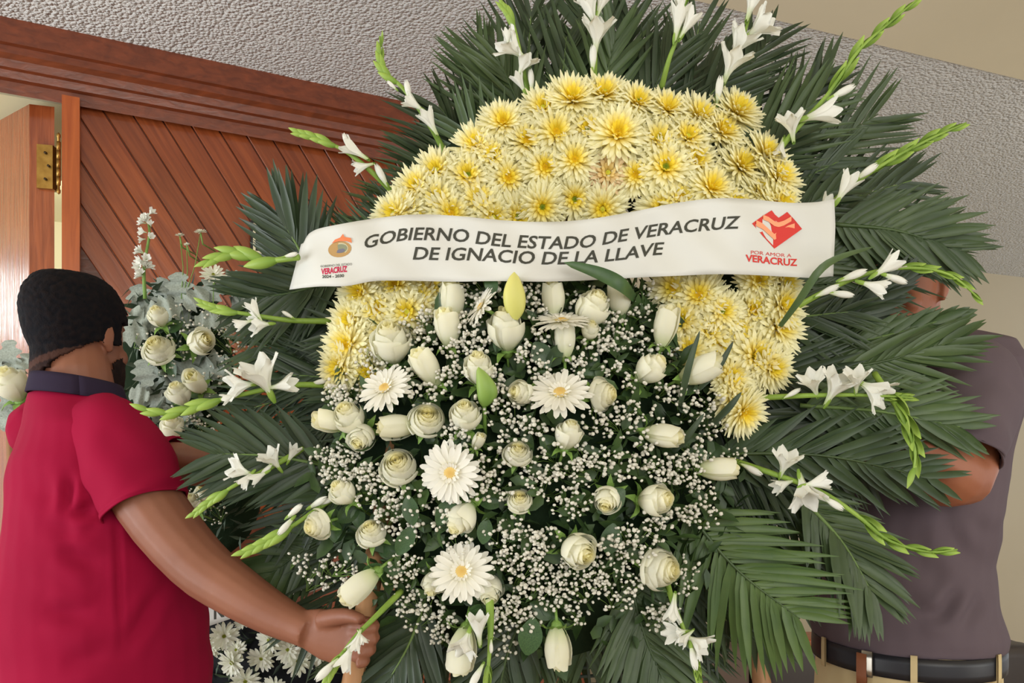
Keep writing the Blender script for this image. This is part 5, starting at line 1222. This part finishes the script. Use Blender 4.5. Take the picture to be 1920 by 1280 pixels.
# bits of green and small leaves round the edge rose
BL = []
for i, (px, py, L, an) in enumerate(((10, 760, 60, 250), (35, 765, 50, 290), (5, 700, 60, 150), (40, 690, 44, 60), (20, 780, 44, 230), (18, 680, 60, 95))):
    a = math.radians(an); y = Vector((math.cos(a), -.2, math.sin(a))).normalized(); z = (Vector((0, -1, 0)) - y * y.dot(Vector((0, -1, 0)))).normalized(); x = y.cross(z); s = L / F * D2
    o = link('dusty_miller_leaf', DU[i % 4], None, Matrix.Translation(W(px, py, D2) - y * s * .3) @ Matrix((x, y, z)).transposed().to_4x4() @ Matrix.Scale(s, 4))
    tag(o, 'pale leaf round the large rose at the frame edge, %s' % ('hanging lowest', 'hanging nearest the magenta collar', 'reaching off the picture', 'upright toward the hair', 'lowest and shortest', 'standing straight up')[i], 'leaf', 'pale leaves round the edge rose')
tube_ = MB(); tube(tube_, [W(20, 760, D2 + .02), W(26, 1100, D2 + .1), Vector((W(26, 0, D2).x, D2 + .1, 0))], .012, 6)
o = tube_.obj('flower_post', m_timber); tag(o, 'thin timber post holding the edge rose behind the man in magenta', 'post')
# white stock stem
st = empty('stock_flower'); mb = MB(); P = [W(272, 560, D2), W(270, 500, D2 - .01), W(280, 440, D2 - .02), W(275, 405, D2 - .02)]; c = spline(P, 14); tube(mb, c, [.005 - .0002 * i for i in range(14)], 6); mb.obj('stem', m_stem, st)
for i in range(20):
    k = rd_.randrange(3, 14); a = rd_.uniform(0, 6.28); n = Vector((math.cos(a), -abs(math.sin(a)), rd_.uniform(-.2, .7))).normalized(); s = rd_.uniform(.018, .026)
    link('floret', FLO['o'][i % 3], st, TRS(c[k] + n * .004 + Vector((rd_.uniform(-.006, .006), 0, 0)), frame(n, a), s))
tag(st, 'upright white stock flower standing against the diagonal planks', 'flower')
# white daisies
def daisy_mesh(seed):
    r = random.Random(seed); mb = MB()
    for li, (m, ln, el, w) in enumerate(((15, .5, 2, .058), (13, .46, 18, .055), (9, .3, 38, .045))):
        for k in range(m):
            a = 2 * math.pi * (k + r.uniform(-.3, .3)) / m; e = math.radians(el + r.uniform(-6, 8)); l = ln * r.uniform(.85, 1.08); d = Vector((math.cos(a) * math.cos(e), math.sin(a) * math.cos(e), math.sin(e))); s = Vector((-math.sin(a), math.cos(a), 0)); vs = []
            for q, ww in ((.08, .5), (.4, .9), (.8, 1), (1, .35)):
                c_ = d * l * q; vs += [c_ - s * w * ww, c_ - Vector((0, 0, .015)), c_ + s * w * ww]
            mb.add(vs, [(3 * k2 + j, 3 * k2 + j + 1, 3 * k2 + j + 4, 3 * k2 + j + 3) for k2 in range(3) for j in (0, 1)], mixc(lin(238, 238, 226), lin(230, 232, 210), r.random()))
    return mb.mesh('petals', m_pet, attr=True)
DA = [daisy_mesh(s) for s in range(4)]; DE = eye_mesh(lin(100, 116, 30), lin(172, 170, 60), .085, .03)
def daisy(px, py, w, label, d=D2, ang=90, tilt=20, group='white daisies on the dark basket'):
    a = math.radians(ang); t = math.radians(tilt); n = Vector((math.cos(a) * math.sin(t), -math.cos(t), math.sin(a) * math.sin(t))); s = w / F * d
    g = empty('daisy'); g.matrix_world = TRS(W(px, py, d), frame(n, rd_.uniform(0, 6)), s); link('petals', rd_.choice(DA), g); link('eye', DE, g, Matrix.Translation((0, 0, .03)))
    inv = g.matrix_world.inverted(); b = g.matrix_world.translation; mb = MB(); tube(mb, [inv @ (b - n * .002), inv @ (b - n * .03), inv @ (b + Vector((0, .10, -.02)))], .002 / s, 5); mb.obj('stem', m_stem, g)
    tag(g, label, 'flower', group)
for a in ((420,1192,58,'white daisy just under the K of the rear ribbon'),(505,1200,62,'white daisy below the bare wrist, upper middle of the basket'),(540,1218,56,'daisy touching its neighbour below the heel of the hand'),(435,1242,62,'full white daisy beside the magenta hem'),(443,1218,44,'small daisy overlapping the full one by the magenta hem'),(490,1234,56,'white daisy between the two crowded pairs'),(560,1240,64,'white daisy under the gripping hand\'s heel'),(600,1228,54,'pale daisy half behind the hand'),(460,1276,60,'daisy cut by the bottom edge, nearest the magenta shirt'),(516,1290,54,'daisy cut by the bottom edge in the middle of the basket'),(690,1232,50,'daisy peeping past the curled fingertips'),(395,1215,44,'daisy tucked against the magenta shirt'),(455,1165,34,'little daisy on the lower border of the rear ribbon'),(720,1262,40,'small daisy at the bottom edge beyond the hand')):
    daisy(a[0], a[1], a[2], a[3], d=D2 - .02 + rd_.uniform(-.01, .01), ang=rd_.uniform(0, 360), tilt=rd_.uniform(5, 35))
daisy(400, 515, 48, 'spiky white daisy before the planks, above the grey leaves', ang=70, tilt=35, group='small daisies above the rear arrangement')
daisy(376, 435, 24, 'tiny white daisy high against the planks', ang=90, tilt=60, group='small daisies above the rear arrangement')
daisy(337, 441, 18, 'tiny white bud-like daisy beside the white stock', ang=90, tilt=60, group='small daisies above the rear arrangement')
daisy(350, 458, 12, 'tiniest white daisy between the other two', ang=90, tilt=50, group='small daisies above the rear arrangement')
mb = MB()
for a, b in (((400, 520), (390, 620)), ((376, 437), (345, 560)), ((337, 442), (340, 560)), ((350, 459), (343, 560))): tube(mb, [W(a[0], a[1], D2 + .01), W((a[0] + b[0]) / 2 + 5, (a[1] + b[1]) / 2, D2 + .01), W(*b, D2 + .02)], .0012, 4)
o = mb.obj('thin_stems', m_stem); tag(o, 'thin wiry stems rising against the planks', 'stems', None, 'stuff')
# light filler in the rear arrangement
MBG = MB(); MBS = MB()
for (x, y, r_, n) in ((340,600,32,30),(355,655,24,16),(300,640,30,14),(400,600,36,40),(385,720,26,20),(345,780,30,24),(375,800,30,30),(390,790,22,14),(270,640,20,10),(310,690,22,10),(360,930,30,24),(400,960,26,20),(420,640,40,30),(450,640,40,24),(430,700,36,24)): gyp(x, y, r_, n, D2 + .0)
o = MBG.obj('babys_breath', m_gyp); tag(o, "tiny white blossoms scattered among the grey leaves of the rear arrangement", 'flowers', None, 'stuff')
MBS.obj('stems', m_stem, o)['kind'] = 'stuff'
mb = MB()
for i in range(520):
    z_ = rd_.random()
    if z_ < .45: px, py = rd_.uniform(245, 470), rd_.uniform(535, 800)
    elif z_ < .7: px, py = rd_.uniform(300, 470), rd_.uniform(780, 1010)
    else: px, py = rd_.uniform(385, 720), rd_.uniform(1160, 1330)
    d = D2 + rd_.uniform(.03, .07); a = rd_.uniform(0, 6.28); y = Vector((math.cos(a), rd_.uniform(-.6, .1), math.sin(a))).normalized(); z = y.orthogonal().normalized(); z = z if z.y < 0 else -z; x = y.cross(z); L_ = rd_.uniform(.03, .06); w = L_ * .14; c = W(px, py, d)
    mb.add([c, c + y * L_ * .4 - x * w + z * w * .3, c + y * L_ * .45, c + y * L_ * .4 + x * w + z * w * .3, c + y * L_], [(0, 2, 1), (0, 3, 2), (1, 2, 4), (2, 3, 4)])
o = mb.obj('filler_foliage', mat('filler_green_dark', (36, 50, 36), .5, .4, mottled=(20, (60, 76, 54)))); tag(o, 'dark thin leaves filling the rear arrangement and basket', 'foliage', None, 'stuff')
# second ribbon, with dark letters, mostly hidden
def r2d(x, y, lift=0): return W(x, y, D2 - .055 + .012 * math.sin(x * .02) - lift)
mb = MB(); grid(mb, lambda u, v: r2d(372 + u * 250, (1098 - 78 * u) + (82 - 6 * u) * v), 30, 6)
rb2 = mb.obj('ribbon_banner', m_sash); so = rb2.modifiers.new('t', 'SOLIDIFY'); so.thickness = .0006; so.offset = -1
tag(rb2, 'second white ribbon with a dark K, crossing under the bare forearm', 'ribbon')
print_on('lettering', 'K', [(401, 1160), (421, 1155)], 36, .0, m_ink, bold=.02, surf=r2d, parent=rb2)
print_on('lettering', 'h', [(424, 1150), (438, 1146)], 26, .0, m_ink, bold=.02, surf=r2d, parent=rb2)
print_on('lettering', 'II', [(560, 1094), (574, 1090)], 22, .2, m_red, bold=.01, surf=r2d, parent=rb2)
for pts in (((566, 1118), (580, 1104), (608, 1092)), ((540, 1068), (552, 1056), (560, 1070))):
    mb = MB(); tube(mb, [r2d(*p, .002) for p in pts], .0016, 4); mb.obj('print_mark', m_ink, rb2)
